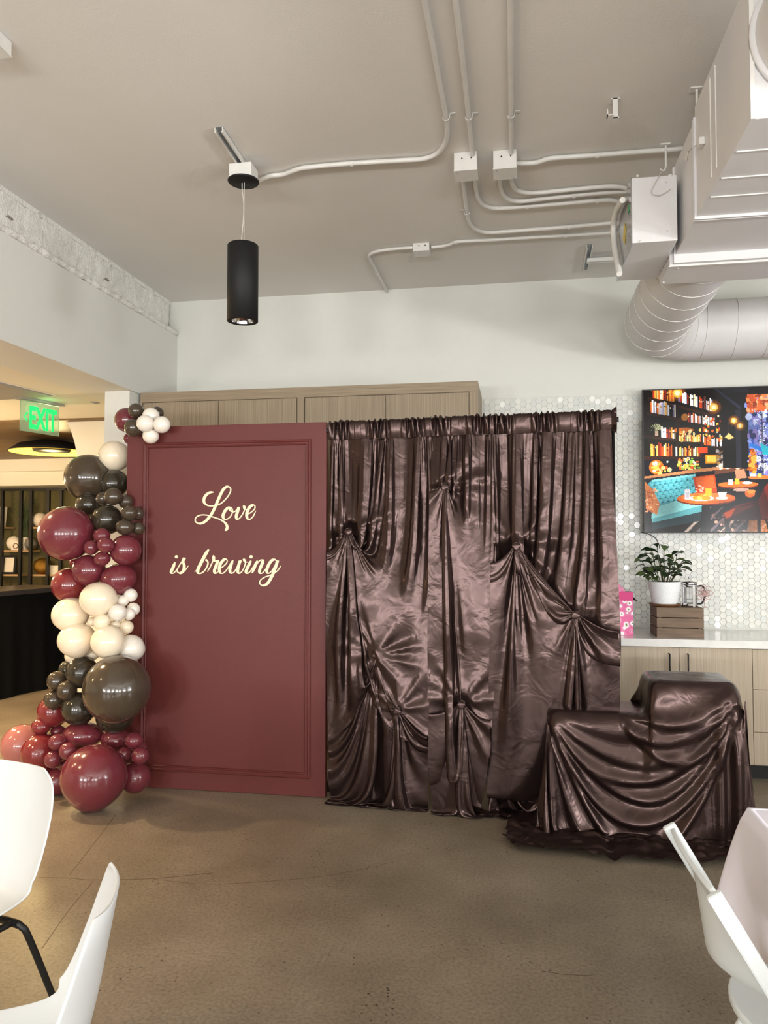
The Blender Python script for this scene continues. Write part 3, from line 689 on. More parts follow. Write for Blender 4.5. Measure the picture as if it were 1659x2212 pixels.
# pink gift bag
GY = 5.50
bx0, bx1 = PY(1312, 1362, GY).x, PY(1368, 1362, GY).x; bt = PY(1345, 1279, GY).z
def bag_mat():
    m = bpy.data.materials.new('flowered_pink_paper'); m.use_nodes = True; nt = m.node_tree; b = nt.nodes['Principled BSDF']; b.inputs['Roughness'].default_value = .45
    tc = nt.nodes.new('ShaderNodeTexCoord'); vo = nt.nodes.new('ShaderNodeTexVoronoi'); vo.inputs['Scale'].default_value = 26; nt.links.new(tc.outputs['Object'], vo.inputs['Vector'])
    rp = nt.nodes.new('ShaderNodeValToRGB'); e = rp.color_ramp.elements; e[0].position = .16; e[0].color = (*lin('6A7A2C'), 1); e[1].position = .62; e[1].color = (*lin('DB5E98'), 1)
    for p, c in ((.20, 'F6EEF2'), (.42, 'F6E6EE'), (.46, 'C42C74'), (.52, 'E890B8')): q = e.new(p); q.color = (*lin(c), 1)
    nt.links.new(vo.outputs['Distance'], rp.inputs['Fac']); nt.links.new(rp.outputs['Color'], b.inputs['Base Color']); return m
M['bag'] = bag_mat()
t = thing('gift_bag', 'pink flowered gift bag with tissue paper at the edge of curtain', 'gift bag', ((bx0 + bx1) / 2, GY + .05, ZT))
bh = bt - ZT
MB().box((bx0, GY, ZT), (bx1, GY + .10, ZT + bh * .80)).build('body', M['bag'], t)
MB().box((bx0, GY - .0005, ZT + bh * .80), (bx1, GY + .1005, bt)).build('top_band', M['pink'], t)
tr = np.random.default_rng(3); g_ = np.zeros((9, 9, 3))
for i in range(9):
    for j in range(9):
        u, v = i / 8 - .5, j / 8 - .5; g_[i, j] = ((bx0 + bx1) / 2 + u * .12 - .02, GY + .05 + v * .07, bt - .01 + .075 * math.exp(-(u * u + v * v) * 6) + tr.normal(0, .012))
MB().grid(g_).build('tissue', M['tissue'], t, sub=1, fix=False)
q = PY(1369, 1292, GY + .06)
MB().add([(bx1, GY + .06, q.z + .018), (bx1 + .042, GY + .055, q.z - .02), (bx1, GY + .07, q.z - .012), (bx1, GY + .064, q.z + .018), (bx1 + .042, GY + .058, q.z - .021), (bx1, GY + .074, q.z - .012)], [(0, 1, 2), (5, 4, 3), (0, 3, 4, 1), (1, 4, 5, 2), (2, 5, 3, 0)]).build('ribbon_end', M['black'], t)
kx = PY(1336, 1362, GY - .03).x
t = thing('paper_bag', 'cream paper bag squeezed between curtain edge and pink gift bag', 'gift bag', (kx - .05, GY - .03, ZT))
MB().box((kx - .12, GY - .055, ZT), (kx, GY - .005, ZT + .20)).build('body', M['paper'], t)
MB().tube([(kx - .09, GY - .03, ZT + .20), (kx - .08, GY - .03, ZT + .24), (kx - .04, GY - .03, ZT + .24), (kx - .03, GY - .03, ZT + .20)], .003, 6).build('handle', M['paper'], t)

# ------------------------------------------------------------------ ceiling services
ZP = ZC - .020      # conduit axis
def conduit(label, pts, r=.0125, straps=(), z=ZP, extra=()):
    P = [PZ(x, y, z) for x, y in pts] + [Vector(e) for e in extra]
    P = [Vector(p) for p in smooth_path([tuple(p) for p in P], 7)]
    t = thing('conduit', label, 'conduit', P[0], group='painted conduits on the ceiling')
    MB().tube(P, r, 10).build('pipe', M['conduit'], t)
    for sx, sy in straps:
        c = PZ(sx, sy, z); i = min(range(len(P) - 1), key=lambda k: (P[k] - c).length); d = (P[i + 1] - P[i]).normalized(); n = Vector((-d.y, d.x, 0)); c = P[i]
        m = MB(); arc = [c + n * (r + .004) * math.cos(a) - Vector((0, 0, 1)) * (r + .003) * math.sin(a) for a in np.linspace(0, PI, 9)]
        arc = [c + n * (r + .032) + Vector((0, 0, ZC - z - .003)), c + n * (r + .006) + Vector((0, 0, ZC - z - .003))] + arc
        for a, b in zip(arc[:-1], arc[1:]): m.add([a - d * .009, a + d * .009, b + d * .009, b - d * .009], [(0, 1, 2, 3)])
        m.build('strap', M['conduit'], t, solid=.003, fix=False)
    return t
def jbox(label, cx_, cy_, w, d, h, knock=True):
    p = PZ(cx_, cy_, ZC - h)
    t = thing('junction_box', label, 'junction box', (p.x, p.y, ZC - h), group='junction boxes on the ceiling')
    MB().box((p.x - w / 2, p.y - d / 2, ZC - h + .003), (p.x + w / 2, p.y + d / 2, ZC - .0005)).build('body', M['conduit'], t, bevel=.002)
    MB().box((p.x - w / 2 - .002, p.y - d / 2 - .002, ZC - h), (p.x + w / 2 + .002, p.y + d / 2 + .002, ZC - h + .003)).build('cover', M['conduit'], t)
    for sx in (-1, 1): MB().lathe([(0, -.003), (.004, -.002), (.004, 0)], (p.x + sx * w * .36, p.y + sx * d * .36, ZC - h), 10).build('screw', M['zinc'], t)
    for sx in (-.15, .25):
        MB().lathe([(0, -.0015), (.004, -.001), (.004, 0)], (p.x + sx * w, p.y - d / 2 - .002, ZC - h * .35), 8, axis='y').build('knockout', M['mattblack'], t)
    return t, p
_, pA = jbox('left of the two square white ceiling boxes fed by straight conduits', 1007, 380, .12, .12, .10)
_, pB = jbox('right of the two square white ceiling boxes fed by straight conduits', 1091, 376, .12, .12, .10)
_, pC = jbox('smaller white junction box on the lowest ceiling conduit', 912, 548, .11, .11, .055)
conduit('ceiling conduit bending from the pendant lamp box toward the top edge', [(556, 392), (585, 380), (612, 377), (645, 365), (680, 360), (760, 353), (860, 347), (915, 343), (945, 331), (962, 308), (966, 285), (964, 255), (950, 180), (932, 80), (913, -20), (890, -150)], straps=((756, 354), (962, 255)))
conduit('straight conduit running into the left square ceiling box', [(1022, 346), (1017, 300), (1010, 230), (996, 100), (984, 0), (968, -150)], straps=((1009, 250),))
conduit('straight conduit running into the right square ceiling box', [(1104, 338), (1104, 250), (1103, 100), (1103, 0), (1102, -150)], straps=((1104, 242),))
conduit('looping conduit from left box with the lower wide bend', [(1000, 384), (1004, 420), (1008, 455), (1014, 480), (1028, 495), (1050, 502), (1085, 501), (1150, 496), (1230, 490), (1330, 481), (1380, 478)], straps=((1009, 458), (1225, 490)))
conduit('conduit from left box curving below the two upper loops', [(1025, 384), (1029, 412), (1033, 428), (1045, 443), (1068, 450), (1100, 449), (1200, 441), (1290, 433), (1325, 433), (1348, 445)], straps=((1136, 446), (1291, 433)))
conduit('conduit from right box, middle one of the three stacked loops', [(1080, 382), (1082, 405), (1088, 421), (1102, 432), (1125, 435), (1160, 431), (1240, 422), (1320, 415), (1370, 413)], straps=((1240, 422),))
conduit('conduit from right box, uppermost of the three stacked loops', [(1104, 382), (1107, 398), (1116, 410), (1135, 416), (1165, 416), (1230, 410), (1310, 403), (1345, 405), (1368, 414)], straps=())
conduit('conduit leaving the right box sideways toward the duct', [(1114, 353), (1135, 353), (1160, 351), (1185, 343), (1215, 340), (1290, 335), (1380, 328), (1480, 321)], straps=((1292, 335),))
e = PY(838, 634, YB - .014)
conduit('lowest conduit dropping from ceiling onto the white back wall', [(892, 535), (860, 537), (825, 541), (805, 546), (797, 553), (800, 562), (815, 590), (830, 618), (838, 634)], r=.011, straps=((815, 589),), extra=[(e.x, YB - .03, ZC - .03), (e.x, YB - .014, ZC - .08), (e.x, YB - .014, ZC - .10)][:0])
conduit('lowest long conduit from small box to the control cabinet', [(932, 534), (955, 532), (972, 528), (990, 522), (1050, 519), (1150, 513), (1222, 509), (1300, 504), (1350, 501)], r=.011, straps=((1222, 509), (985, 523)))

# U-channel holding the pendant
def channel(name, label, a, b, w=.041, h=.022):
    a, b = Vector(a), Vector(b); d = (b - a).normalized(); n = Vector((-d.y, d.x, 0)) * w / 2; u = Vector((0, 0, 1))
    t = thing(name, label, 'channel', (a + b) / 2)
    k = .003
    MB().hexa([a - n, a + n, b + n, b - n, a - n + u * k, a + n + u * k, b + n + u * k, b - n + u * k]).build('web', M['zinc'], t)
    for s_ in (-1, 1):
        m = MB(); o_ = n * s_; i_ = n * s_ * (1 - 2 * k / w)
        m.hexa([a + o_ - u * h, a + i_ - u * h, b + i_ - u * h, b + o_ - u * h, a + o_, a + i_, b + i_, b + o_])
        l_ = n * s_ * .62
        m.hexa([a + o_ - u * (h + k), a + l_ - u * (h + k), b + l_ - u * (h + k), b + o_ - u * (h + k), a + o_ - u * h, a + l_ - u * h, b + l_ - u * h, b + o_ - u * h])
        m.build('flange', M['conduit'], t)
    return t
a = PZ(472, 284, ZC - .025); b = PZ(522, 358, ZC - .025)
channel('strut_channel', 'short metal strut channel on ceiling leading to the pendant lamp', (a.x, a.y, ZC - .004), (b.x, b.y + .05, ZC - .004))
a = PZ(1274, 533, ZC - .02); b = PZ(1263, 588, ZC - .02)
channel('strut_channel', 'small vertical strut channel on ceiling left of control cabinet', (a.x, a.y, ZC - .004), (b.x, b.y, ZC - .004))
a = PZ(1268, 561, ZC - .035); b = PZ(1350, 556, ZC - .035)
channel('strut_channel', 'short cross strut on ceiling reaching toward the control cabinet', (a.x, a.y, ZC - .032), (b.x, b.y, ZC - .032), w=.036)

# pendant lamp
pc = PZ(526, 392, ZC - .105); X, Y = pc.x, pc.y
t = thing('pendant_lamp', 'matt black cylinder pendant lamp hanging from white ceiling box', 'lamp', (X, Y, ZC - .15))
MB().box((X - .062, Y - .055, ZC - .100), (X + .062, Y + .055, ZC - .028)).build('ceiling_box', M['conduit'], t, bevel=.003)
zd = ZC - .101
MB().lathe([(0, 0), (.082, 0), (.084, -.004), (.080, -.010), (0, -.010)], (X, Y, zd), 40).build('canopy', M['mattblack'], t)
zt, zb = PY(525, 530, Y).z, PY(525, 694, Y).z
MB().tube([(X - .0 + .006, Y, zd - .01), (X + .006, Y, zt)], .0014, 6).build('suspension_wire', M['wire'], t)
MB().tube(smooth_path([(X - .008, Y, zd - .012), (X - .006, Y - .002, zd - .05), (X + .003, Y - .004, zd - .12), (X + .003, Y - .004, zd - .20), (X - .012, Y, zt)], 6), .003, 8).build('cord', M['wire'], t)
r = .082
MB().lathe([(0, zt), (r - .004, zt), (r, zt - .004), (r, zb), (r - .020, zb - .001), (r - .021, zb + .010)], (X, Y, 0), 48).build('cylinder_shade', M['mattblack'], t)
MB().lathe([(r - .021, zb + .004), (r - .026, zb + .03), (r - .04, zb + .08), (.02, zb + .11), (0, zb + .112)], (X, Y, 0), 40).build('reflector', M['chrome'], t)

# rectangular duct, transition and plenum
DX, DZ, DT = .762, 2.95, 3.43
t = thing('rectangular_duct', 'big white rectangular sheet-metal duct under ceiling at right', 'duct', (1.3, 3.2, DZ))
ya, yb_, yc = 2.594, 3.36, 3.78
def slabbox(m, x0, x1, y0, y1, z0, z1): return m.box((x0, y0, z0), (x1, y1, z1))
MB().box((DX, ya, DZ), (1.9, yb_, DT)).build('front_section', M['duct'], t)
MB().box((DX - .004, yb_, DZ - .004), (1.9, yc, DT - .06)).build('rear_section', M['duct'], t)
for y in (yb_ - .012, yb_ + .006): MB().box((DX - .010, y, DZ - .012), (1.9, y + .006, DT - .05)).build('flange_joint', M['duct'], t)
MB().box((DX - .012, yc - .012, DZ - .045), (1.9, yc + .012, DZ + .0)).box((DX - .012, yc - .012, DZ), (DX, yc + .012, DT - .06)).build('drip_flange', M['duct'], t)
for y in (2.80, 3.0, 3.16): MB().box((DX + .01, y, DZ - .004), (1.88, y + .004, DZ)).build('seam', M['conduit'], t)
for y in (3.02, 3.10): MB().box((DX - .003, y, DZ + .05), (DX, y + .008, DT - .03)).build('side_seam', M['conduit'], t)
MB().box((DX - .002, ya - .004, DZ), (DX + .012, ya, DT)).build('corner_angle', M['conduit'], t)
pl = thing('duct_plenum', 'white sheet-metal plenum box at the end of rectangular duct', 'duct', (1.3, 3.9, 2.9))
MB().box((.735, yc + .013, 2.90), (1.9, 4.06, DT - .08)).build('body', M['duct'], pl)
MB().box((.731, yc + .014, 2.896), (1.9, yc + .03, 2.9)).build('edge_strip', M['conduit'], pl)
for px, py in ((1455, 580), (1424, 610)):
    p = PZ(px, py, 2.9); MB().lathe([(0, -.004), (.006, -.003), (.006, 0)], (p.x + .02, p.y, 2.9), 8).build('rivet', M['conduit'], pl)
# round spiral duct: leaves plenum toward the back wall, elbows right along it
t = thing('spiral_duct', 'white round spiral duct bending right along the back wall', 'duct', (1.2, 5.2, 3.05))
r = .21; cx_, cz_ = .955, 3.087; ye = 5.71; br = .36
path = [(cx_, 4.061, cz_ + .032), (cx_, ye - br, cz_)]
for k in range(1, 11):
    a = PI / 2 * k / 10; path.append((cx_ + br * (1 - math.cos(a)), ye - br + br * math.sin(a), cz_))
path += [(3.4, ye, cz_)]
P = []
for i in range(len(path) - 1):
    a, b = Vector(path[i]), Vector(path[i + 1]); n = max(1, int((b - a).length / .03))
    P += [a.lerp(b, k / n) for k in range(n)]
P.append(Vector(path[-1]))
MB().tube(P, r, 40).build('pipe', M['duct'], t)
def ringat(p, d, rr, w, tilt=0.0):
    d = Vector(d).normalized(); N = d.orthogonal().normalized(); B = d.cross(N)
    return [p + (N * math.cos(a) + B * math.sin(a)) * rr + d * tilt * math.cos(a) for a in np.linspace(0, 2 * PI, 33)]
dist = 0; last = None; nxt = .06
for i in range(1, len(P)):
    dist += (P[i] - P[i - 1]).length
    if dist > nxt and i < len(P) - 1:
        d = (P[i + 1] - P[i - 1])
        elbow = ye - br - .02 < P[i].y and P[i].x < cx_ + br
        MB().tube(ringat(P[i], d, r + .0015, .004, 0 if elbow else .02), .0035 if elbow else .0025, 5, caps=False).build('seam_ring', M['conduit'], t)
        nxt = dist + (.125 if elbow else .20)
# round duct arriving at the front of the rectangular duct
t = thing('round_duct', 'white round duct meeting the front of rectangular duct, top right', 'duct', (1.13, 2.0, 3.25))
p0 = PY(1627, 95, ya); rr_ = .22; xc = p0.x + rr_
MB().tube([(xc, ya - .001, p0.z + .02), (xc, 0.4, p0.z + .02)], rr_, 40).build('pipe', M['duct'], t)
MB().lathe([(rr_, 0), (rr_ + .016, 0), (rr_ + .016, -.02), (rr_, -.02)], (xc, ya - .001, p0.z + .02), 40, axis='y').build('collar', M['duct'], t)
for y in (2.35, 2.1, 1.85): MB().lathe([(rr_, 0), (rr_ + .005, -.004), (rr_, -.008)], (xc, y, p0.z + .02), 40, axis='y').build('seam_ring', M['conduit'], t)
# control cabinet on the duct side
t = thing('control_cabinet', 'white metal control cabinet fixed to the left side of the duct', 'cabinet', (.64, 3.85, DZ))
bx0, bx1, by0, by1, bz1 = .53, .734, 3.60, 4.12, 3.255
MB().box((bx0 + .004, by0, DZ), (bx1, by1, bz1)).build('case', M['duct'], t, bevel=.003)
MB().box((bx0, by0 - .004, DZ - .004), (bx0 + .004, by1 + .003, bz1 + .003)).build('side_door', M['steel'], t)
M['yellow'] = mat('yellow_sticker', 'C8B45A', 0.6, var=0.1); M['green'] = mat('green_sticker', '4C9A62', 0.6, var=0.1)
MB().prism([(bx0 - .001, 3.80, 3.02), (bx0 - .001, 3.86, 3.07), (bx0 - .001, 3.80, 3.13), (bx0 - .001, 3.75, 3.08)], (-.001, 0, 0)).build('warning_sticker', M['yellow'], t)
MB().box((bx0 - .002, 3.64, 3.12), (bx0 - .0005, 3.68, 3.15)).build('small_sticker', M['green'], t)
for zz in (3.0, 3.1, 3.2):
    for yy in (3.63, 4.08): MB().lathe([(0, -.004), (.006, -.003), (.006, 0)], (bx0, yy, zz), 8, axis='x').build('screw', M['zinc'], t)
for px, py in ((1377, 380), (1437, 395), (1383, 522), (1440, 500)):
    p = PY(px, py, by0); MB().lathe([(0, -.004), (.006, -.003), (.006, 0)], (p.x, by0, p.z), 10, axis='y').build('screw', M['conduit'], t)
w_ = [PY(x, y, by0 - .012) for x, y in ((1432, 366), (1424, 380), (1412, 400), (1407, 412), (1411, 420), (1424, 422), (1437, 416), (1449, 408))]
MB().tube(smooth_path([tuple(p) for p in w_], 5), .0016, 6).build('loose_wire', M['wire'], t)
# flexible ribbed conduit down the side of the cabinet
fp_ = [PX(x, y, .508) for x, y in ((1345, 432), (1332, 455), (1326, 480), (1325, 505), (1328, 535), (1333, 565), (1338, 592))]
fp_ = [Vector((.508, min(4.3, max(3.6, p.y)), p.z)) for p in fp_]
fpth = smooth_path([tuple(p) for p in fp_], 10)
tag(MB().tube(fpth, [.014 + .002 * (i % 2) for i in range(len(fpth))], 10).build('flexible_conduit', M['conduit']), 'ribbed white flexible conduit hanging beside the control cabinet', 'conduit')
# hanger rods and J-hook
def rod(label, px0, py0, px1, py1, y):
    a = PY(px0, py0, y); t = thing('hanger_rod', label, 'hanger', (a.x, y, ZC), group='duct hangers')
    b = PY(px1, py1, y)
    MB().tube([(a.x, y, ZC), (a.x, y, b.z)], .006, 8).build('rod', M['conduit'], t)
    MB().box((a.x - .03, y - .02, ZC - .006), (a.x + .02, y + .02, ZC)).build('plate', M['conduit'], t)
    return t, a, b
pp = PZ(1503, 192, ZC); rod('hanger rod from ceiling to the front part of rectangular duct', 1505, 192, 1509, 262, pp.y)
pp = PZ(1437, 313, ZC)
h_, a, b = rod('hanger rod with hook above the control cabinet', 1438, 313, 1438, 360, pp.y)
MB().tube(smooth_path([(a.x, pp.y, b.z), (a.x - .01, pp.y, b.z - .02), (a.x - .03, pp.y, b.z - .012)], 5), .005, 8).build('hook', M['conduit'], h_)
p = PZ(1329, 212, ZC); zb = PY(1329, 255, p.y).z
t = thing('ceiling_hook', 'small white bent metal hook bracket alone on the ceiling', 'hook', (p.x, p.y, ZC))
MB().box((p.x - .011, p.y - .002, zb), (p.x + .011, p.y + .002, ZC)).build('strap', M['conduit'], t)
MB().box((p.x - .016, p.y - .002, zb), (p.x + .016, p.y + .05, zb + .004)).box((p.x - .04, p.y - .03, zb), (p.x - .012, p.y - .002, zb + .004)).box((p.x - .040, p.y - .03, zb), (p.x - .036, p.y - .002, zb + .03)).build('lip', M['conduit'], t)
MB().box((p.x - .02, p.y - .002, ZC - .004), (p.x + .02, p.y + .04, ZC)).build('foot', M['conduit'], t)
p = PZ(-14, 108, ZC - .06)
t = thing('ceiling_box', 'white box on ceiling cut by the left photo edge', 'junction box', (p.x, p.y, ZC))
MB().box((p.x - .06, p.y - .05, ZC - .06), (p.x + .045, p.y + .05, ZC - .0005)).build('body', M['conduit'], t, bevel=.003)
MB().box((p.x - .062, p.y - .052, ZC - .064), (p.x + .047, p.y + .052, ZC - .06)).build('cover', M['conduit'], t)
# sensor and tag on the duct side
p = PX(1517, 308, DX - .006)
t = thing('duct_sensor', 'little white sensor block with wire on the duct side', 'sensor', p)
MB().box((DX - .022, p.y - .02, p.z - .015), (DX - .0005, p.y + .02, p.z + .015)).build('block', M['conduit'], t, bevel=.002)
w_ = [PX(x, y, DX - .006) for x, y in ((1512, 310), (1500, 316), (1490, 324), (1484, 333))]
MB().tube(smooth_path([tuple(q) for q in w_], 4), .0016, 6).build('wire', M['wire'], t)
q = PX(1483, 337, DX - .006); MB().prism([(DX - .006, q.y, q.z - .025), (DX - .006, q.y + .035, q.z), (DX - .006, q.y, q.z + .025), (DX - .006, q.y - .035, q.z)], (-.002, 0, 0)).build('paper_tag', M['conduit'], t)

# ------------------------------------------------------------------ burgundy panel with lettering
BY = 4.585
bx0, bx1, bh = -2.505, -1.166, 2.318
t = thing('backdrop_board', 'tall burgundy panel with moulding frame and cream script lettering', 'panel', ((bx0 + bx1) / 2, BY + .02, 0))
MB().box((bx0, BY, 0.002), (bx1, BY + .038, bh)).build('board', M['board'], t, bevel=.002)
q = {}
xa, xb = PY(309, 1100, BY).x, PY(672, 1100, BY).x; za, zb = PY(490, 953, BY).z, PY(490, 1672, BY).z
prof = [(0, 0), (0, .008), (.004, .013), (.010, .014), (.015, .009), (.018, .006), (.024, .006), (.027, .010), (.031, .011), (.035, .007), (.036, 0)]
def mould(p0, p1, inward, i0, i1):
    """mitred strip: profile swept from p0 to p1; inward: direction to panel centre; i0/i1: how the mitre runs"""
    p0, p1, n = Vector(p0), Vector(p1), Vector(inward); d = (p1 - p0).normalized()
    A = [p0 + n * u + d * u + Vector((0, -h, 0)) for u, h in prof]; B = [p1 + n * u - d * u + Vector((0, -h, 0)) for u, h in prof]
    k = len(prof); m = MB(); m.add(A + B, [(i, i + 1, i + 1 + k, i + k) for i in range(k - 1)] + [tuple(range(k)), tuple(reversed(range(k, 2 * k)))])
    m.build('moulding', M['board'], t)
mould((xa, BY, za), (xb, BY, za), (0, 0, -1), 0, 0); mould((xa, BY, zb), (xb, BY, zb), (0, 0, 1), 0, 0)
mould((xa, BY, zb), (xa, BY, za), (1, 0, 0), 0, 0); mould((xb, BY, zb), (xb, BY, za), (-1, 0, 0), 0, 0)
def script(name, strokes, dots=()):
    """pen strokes (sheet coordinates) turned into raised ribbons, thick on the down strokes"""
    m = MB(); k = 1 / 3.77
    def W(p): return PY(280 + p[0] * k, 820 + p[1] * k, BY - .0005)
    px = .0074 / 10 * 1.02
    for si, (pts, thin, thick) in enumerate(strokes):
        S_ = smooth_path(pts, 8); n = len(S_); L_ = []; R_ = []
        for i, p in enumerate(S_):
            d = S_[min(i + 1, n - 1)] - S_[max(i - 1, 0)]; d = d / (np.linalg.norm(d) + 1e-9)
            w = thin + (thick - thin) * max(0.0, d[1] * .9 - d[0] * .35) ** .8
            w *= min(1, .45 + .12 * min(i, n - 1 - i)); nrm = np.array((-d[1], d[0]))
            L_.append(p + nrm * w / 2); R_.append(p - nrm * w / 2)
        y = -.004 - .0007 * (si % 3); V_ = []
        for p in L_ + R_:
            v = W(p); V_.append((v.x, BY - .0003, v.z))
        for i, p in enumerate(L_ + R_):
            v = W(p); V_.append((v.x, BY + y - .0018 * (i % n) / n, v.z))
        f = []
        for i in range(n - 1):
            f.append((2 * n + i, 2 * n + i + 1, 3 * n + i + 1, 3 * n + i)); f.append((i, i + 1, 2 * n + i + 1, 2 * n + i)); f.append((n + i + 1, n + i, 3 * n + i, 3 * n + i + 1))
        f += [(0, n, 3 * n, 2 * n), (n - 1, 3 * n - 1, 4 * n - 1, 2 * n - 1)]
        m.add(V_, f)
    for x, y, r_ in dots:
        c = W((x, y)); m.prism([(c.x + r_ * px * math.cos(a), BY - .0003, c.z + r_ * px * math.sin(a)) for a in np.linspace(0, 2 * PI, 20, endpoint=False)], (0, -.004, 0))
    return m.build(name, M['letter'], t)
tn, tk = 9, 24
tag(script('lettering', [
    ([(685, 917), (655, 920), (625, 940), (608, 970), (610, 1003), (640, 1026), (690, 1028), (740, 1012), (785, 972), (815, 930), (825, 895), (812, 874), (790, 874), (764, 896), (738, 945), (712, 1005), (685, 1065), (655, 1115), (615, 1157), (575, 1173), (544, 1163), (536, 1140), (550, 1116), (590, 1102), (640, 1106), (690, 1122), (740, 1140), (778, 1165), (796, 1195), (792, 1218), (778, 1229)], 10, 23),
    ([(828, 1042), (805, 1044), (778, 1070), (762, 1108), (770, 1134), (793, 1137), (822, 1116), (840, 1078), (834, 1048), (818, 1046), (824, 1066), (850, 1078), (876, 1060), (890, 1040), (880, 1078), (870, 1116), (880, 1138), (904, 1122), (930, 1080), (941, 1044), (936, 1030), (940, 1052), (960, 1062)], tn, tk),
    ([(952, 1100), (985, 1085), (1018, 1055), (1022, 1030), (1002, 1023), (975, 1045), (956, 1090), (960, 1128), (980, 1138), (1008, 1114), (1030, 1068)], tn, tk)]), 'cream script word Love')
tag(script('lettering', [
    ([(372, 1486), (355, 1530), (340, 1566), (352, 1578), (380, 1556), (415, 1500), (448, 1452), (436, 1480), (446, 1515), (440, 1556), (414, 1576), (392, 1566), (388, 1546), (398, 1540)], tn, tk),
    ([(388, 1560), (410, 1576), (445, 1562), (482, 1514)], tn, 10)], [(382, 1443, 14)]), 'cream script word is')
tag(script('lettering', [
    ([(530, 1566), (552, 1545), (590, 1485), (622, 1420), (642, 1388)], 7, 9),
    ([(646, 1383), (618, 1426), (585, 1490), (558, 1548), (562, 1576), (590, 1574), (620, 1545), (640, 1500), (632, 1472), (618, 1470)], 11, 26),
    ([(634, 1564), (655, 1530), (685, 1465), (690, 1438), (686, 1452), (692, 1478), (712, 1472), (720, 1478), (705, 1520), (692, 1560), (704, 1578), (728, 1556)], tn, tk),
    ([(728, 1540), (760, 1524), (792, 1492), (794, 1468), (774, 1464), (748, 1490), (732, 1532), (738, 1570), (760, 1577), (790, 1552), (818, 1506)], tn, tk),
    ([(842, 1470), (826, 1515), (818, 1556), (832, 1577), (858, 1560), (884, 1512), (902, 1474), (888, 1520), (882, 1560), (896, 1578), (922, 1554), (942, 1508), (944, 1474), (934, 1464), (944, 1484), (964, 1486)], tn, tk),
    ([(990, 1474), (970, 1515), (950, 1562), (962, 1578), (986, 1560), (1012, 1516)], tn, tk),
    ([(1042, 1474), (1025, 1512), (1000, 1576)], tn, tk), ([(1005, 1562), (1030, 1512), (1062, 1474), (1084, 1470), (1082, 1496), (1062, 1545), (1062, 1574), (1084, 1574), (1114, 1535)], tn, tk),
    ([(1200, 1484), (1186, 1466), (1158, 1474), (1130, 1516), (1118, 1556), (1130, 1577), (1156, 1562), (1186, 1514), (1206, 1474), (1186, 1540), (1158, 1606), (1124, 1660), (1088, 1677), (1063, 1662), (1068, 1634), (1104, 1608), (1160, 1588), (1206, 1556), (1235, 1514)], tn, tk)],
    [(990, 1443, 14)]), 'cream script word brewing')
# wooden prop that keeps the panel upright, behind it
for x in (bx0 + .25, bx1 - .25):
    MB().hexa([(x - .02, BY + .0385, 1.3), (x + .02, BY + .0385, 1.3), (x + .02, BY + .075, 1.3), (x - .02, BY + .075, 1.3), (x - .02, BY + .0385, 1.34), (x + .02, BY + .0385, 1.34), (x + .02, BY + .075, 1.36), (x - .02, BY + .075, 1.36)]).hexa([(x - .02, BY + .36, .001), (x + .02, BY + .36, .001), (x + .02, BY + .40, .001), (x - .02, BY + .40, .001), (x - .02, BY + .039, 1.3), (x + .02, BY + .039, 1.3), (x + .02, BY + .078, 1.3), (x - .02, BY + .078, 1.3)]).build('prop', M['crate'], t)

# ------------------------------------------------------------------ balloon garland
def balloon_mesh(m):
    b = MB(); prof = []
    for i in range(25):
        a = PI * i / 24; z = -math.cos(a); r = math.sin(a)
        if z < -.2: r *= 1 - .10 * ((-z - .2) / .8) ** 2; z *= 1 + .09 * ((-z - .2) / .8) ** 2
        prof.append((max(r, .0001), z))
    b.lathe([(.0001, -1.17), (.06, -1.17), (.05, -1.13), (.035, -1.10), (.05, -1.075)] + prof[1:], n=40)
    me = b.mesh('balloon'); me.materials.append(m); return me
BM = {k: balloon_mesh(M['bal_' + k]) for k in ('bur', 'red', 'bro', 'dark', 'cre', 'whi', 'pin')}
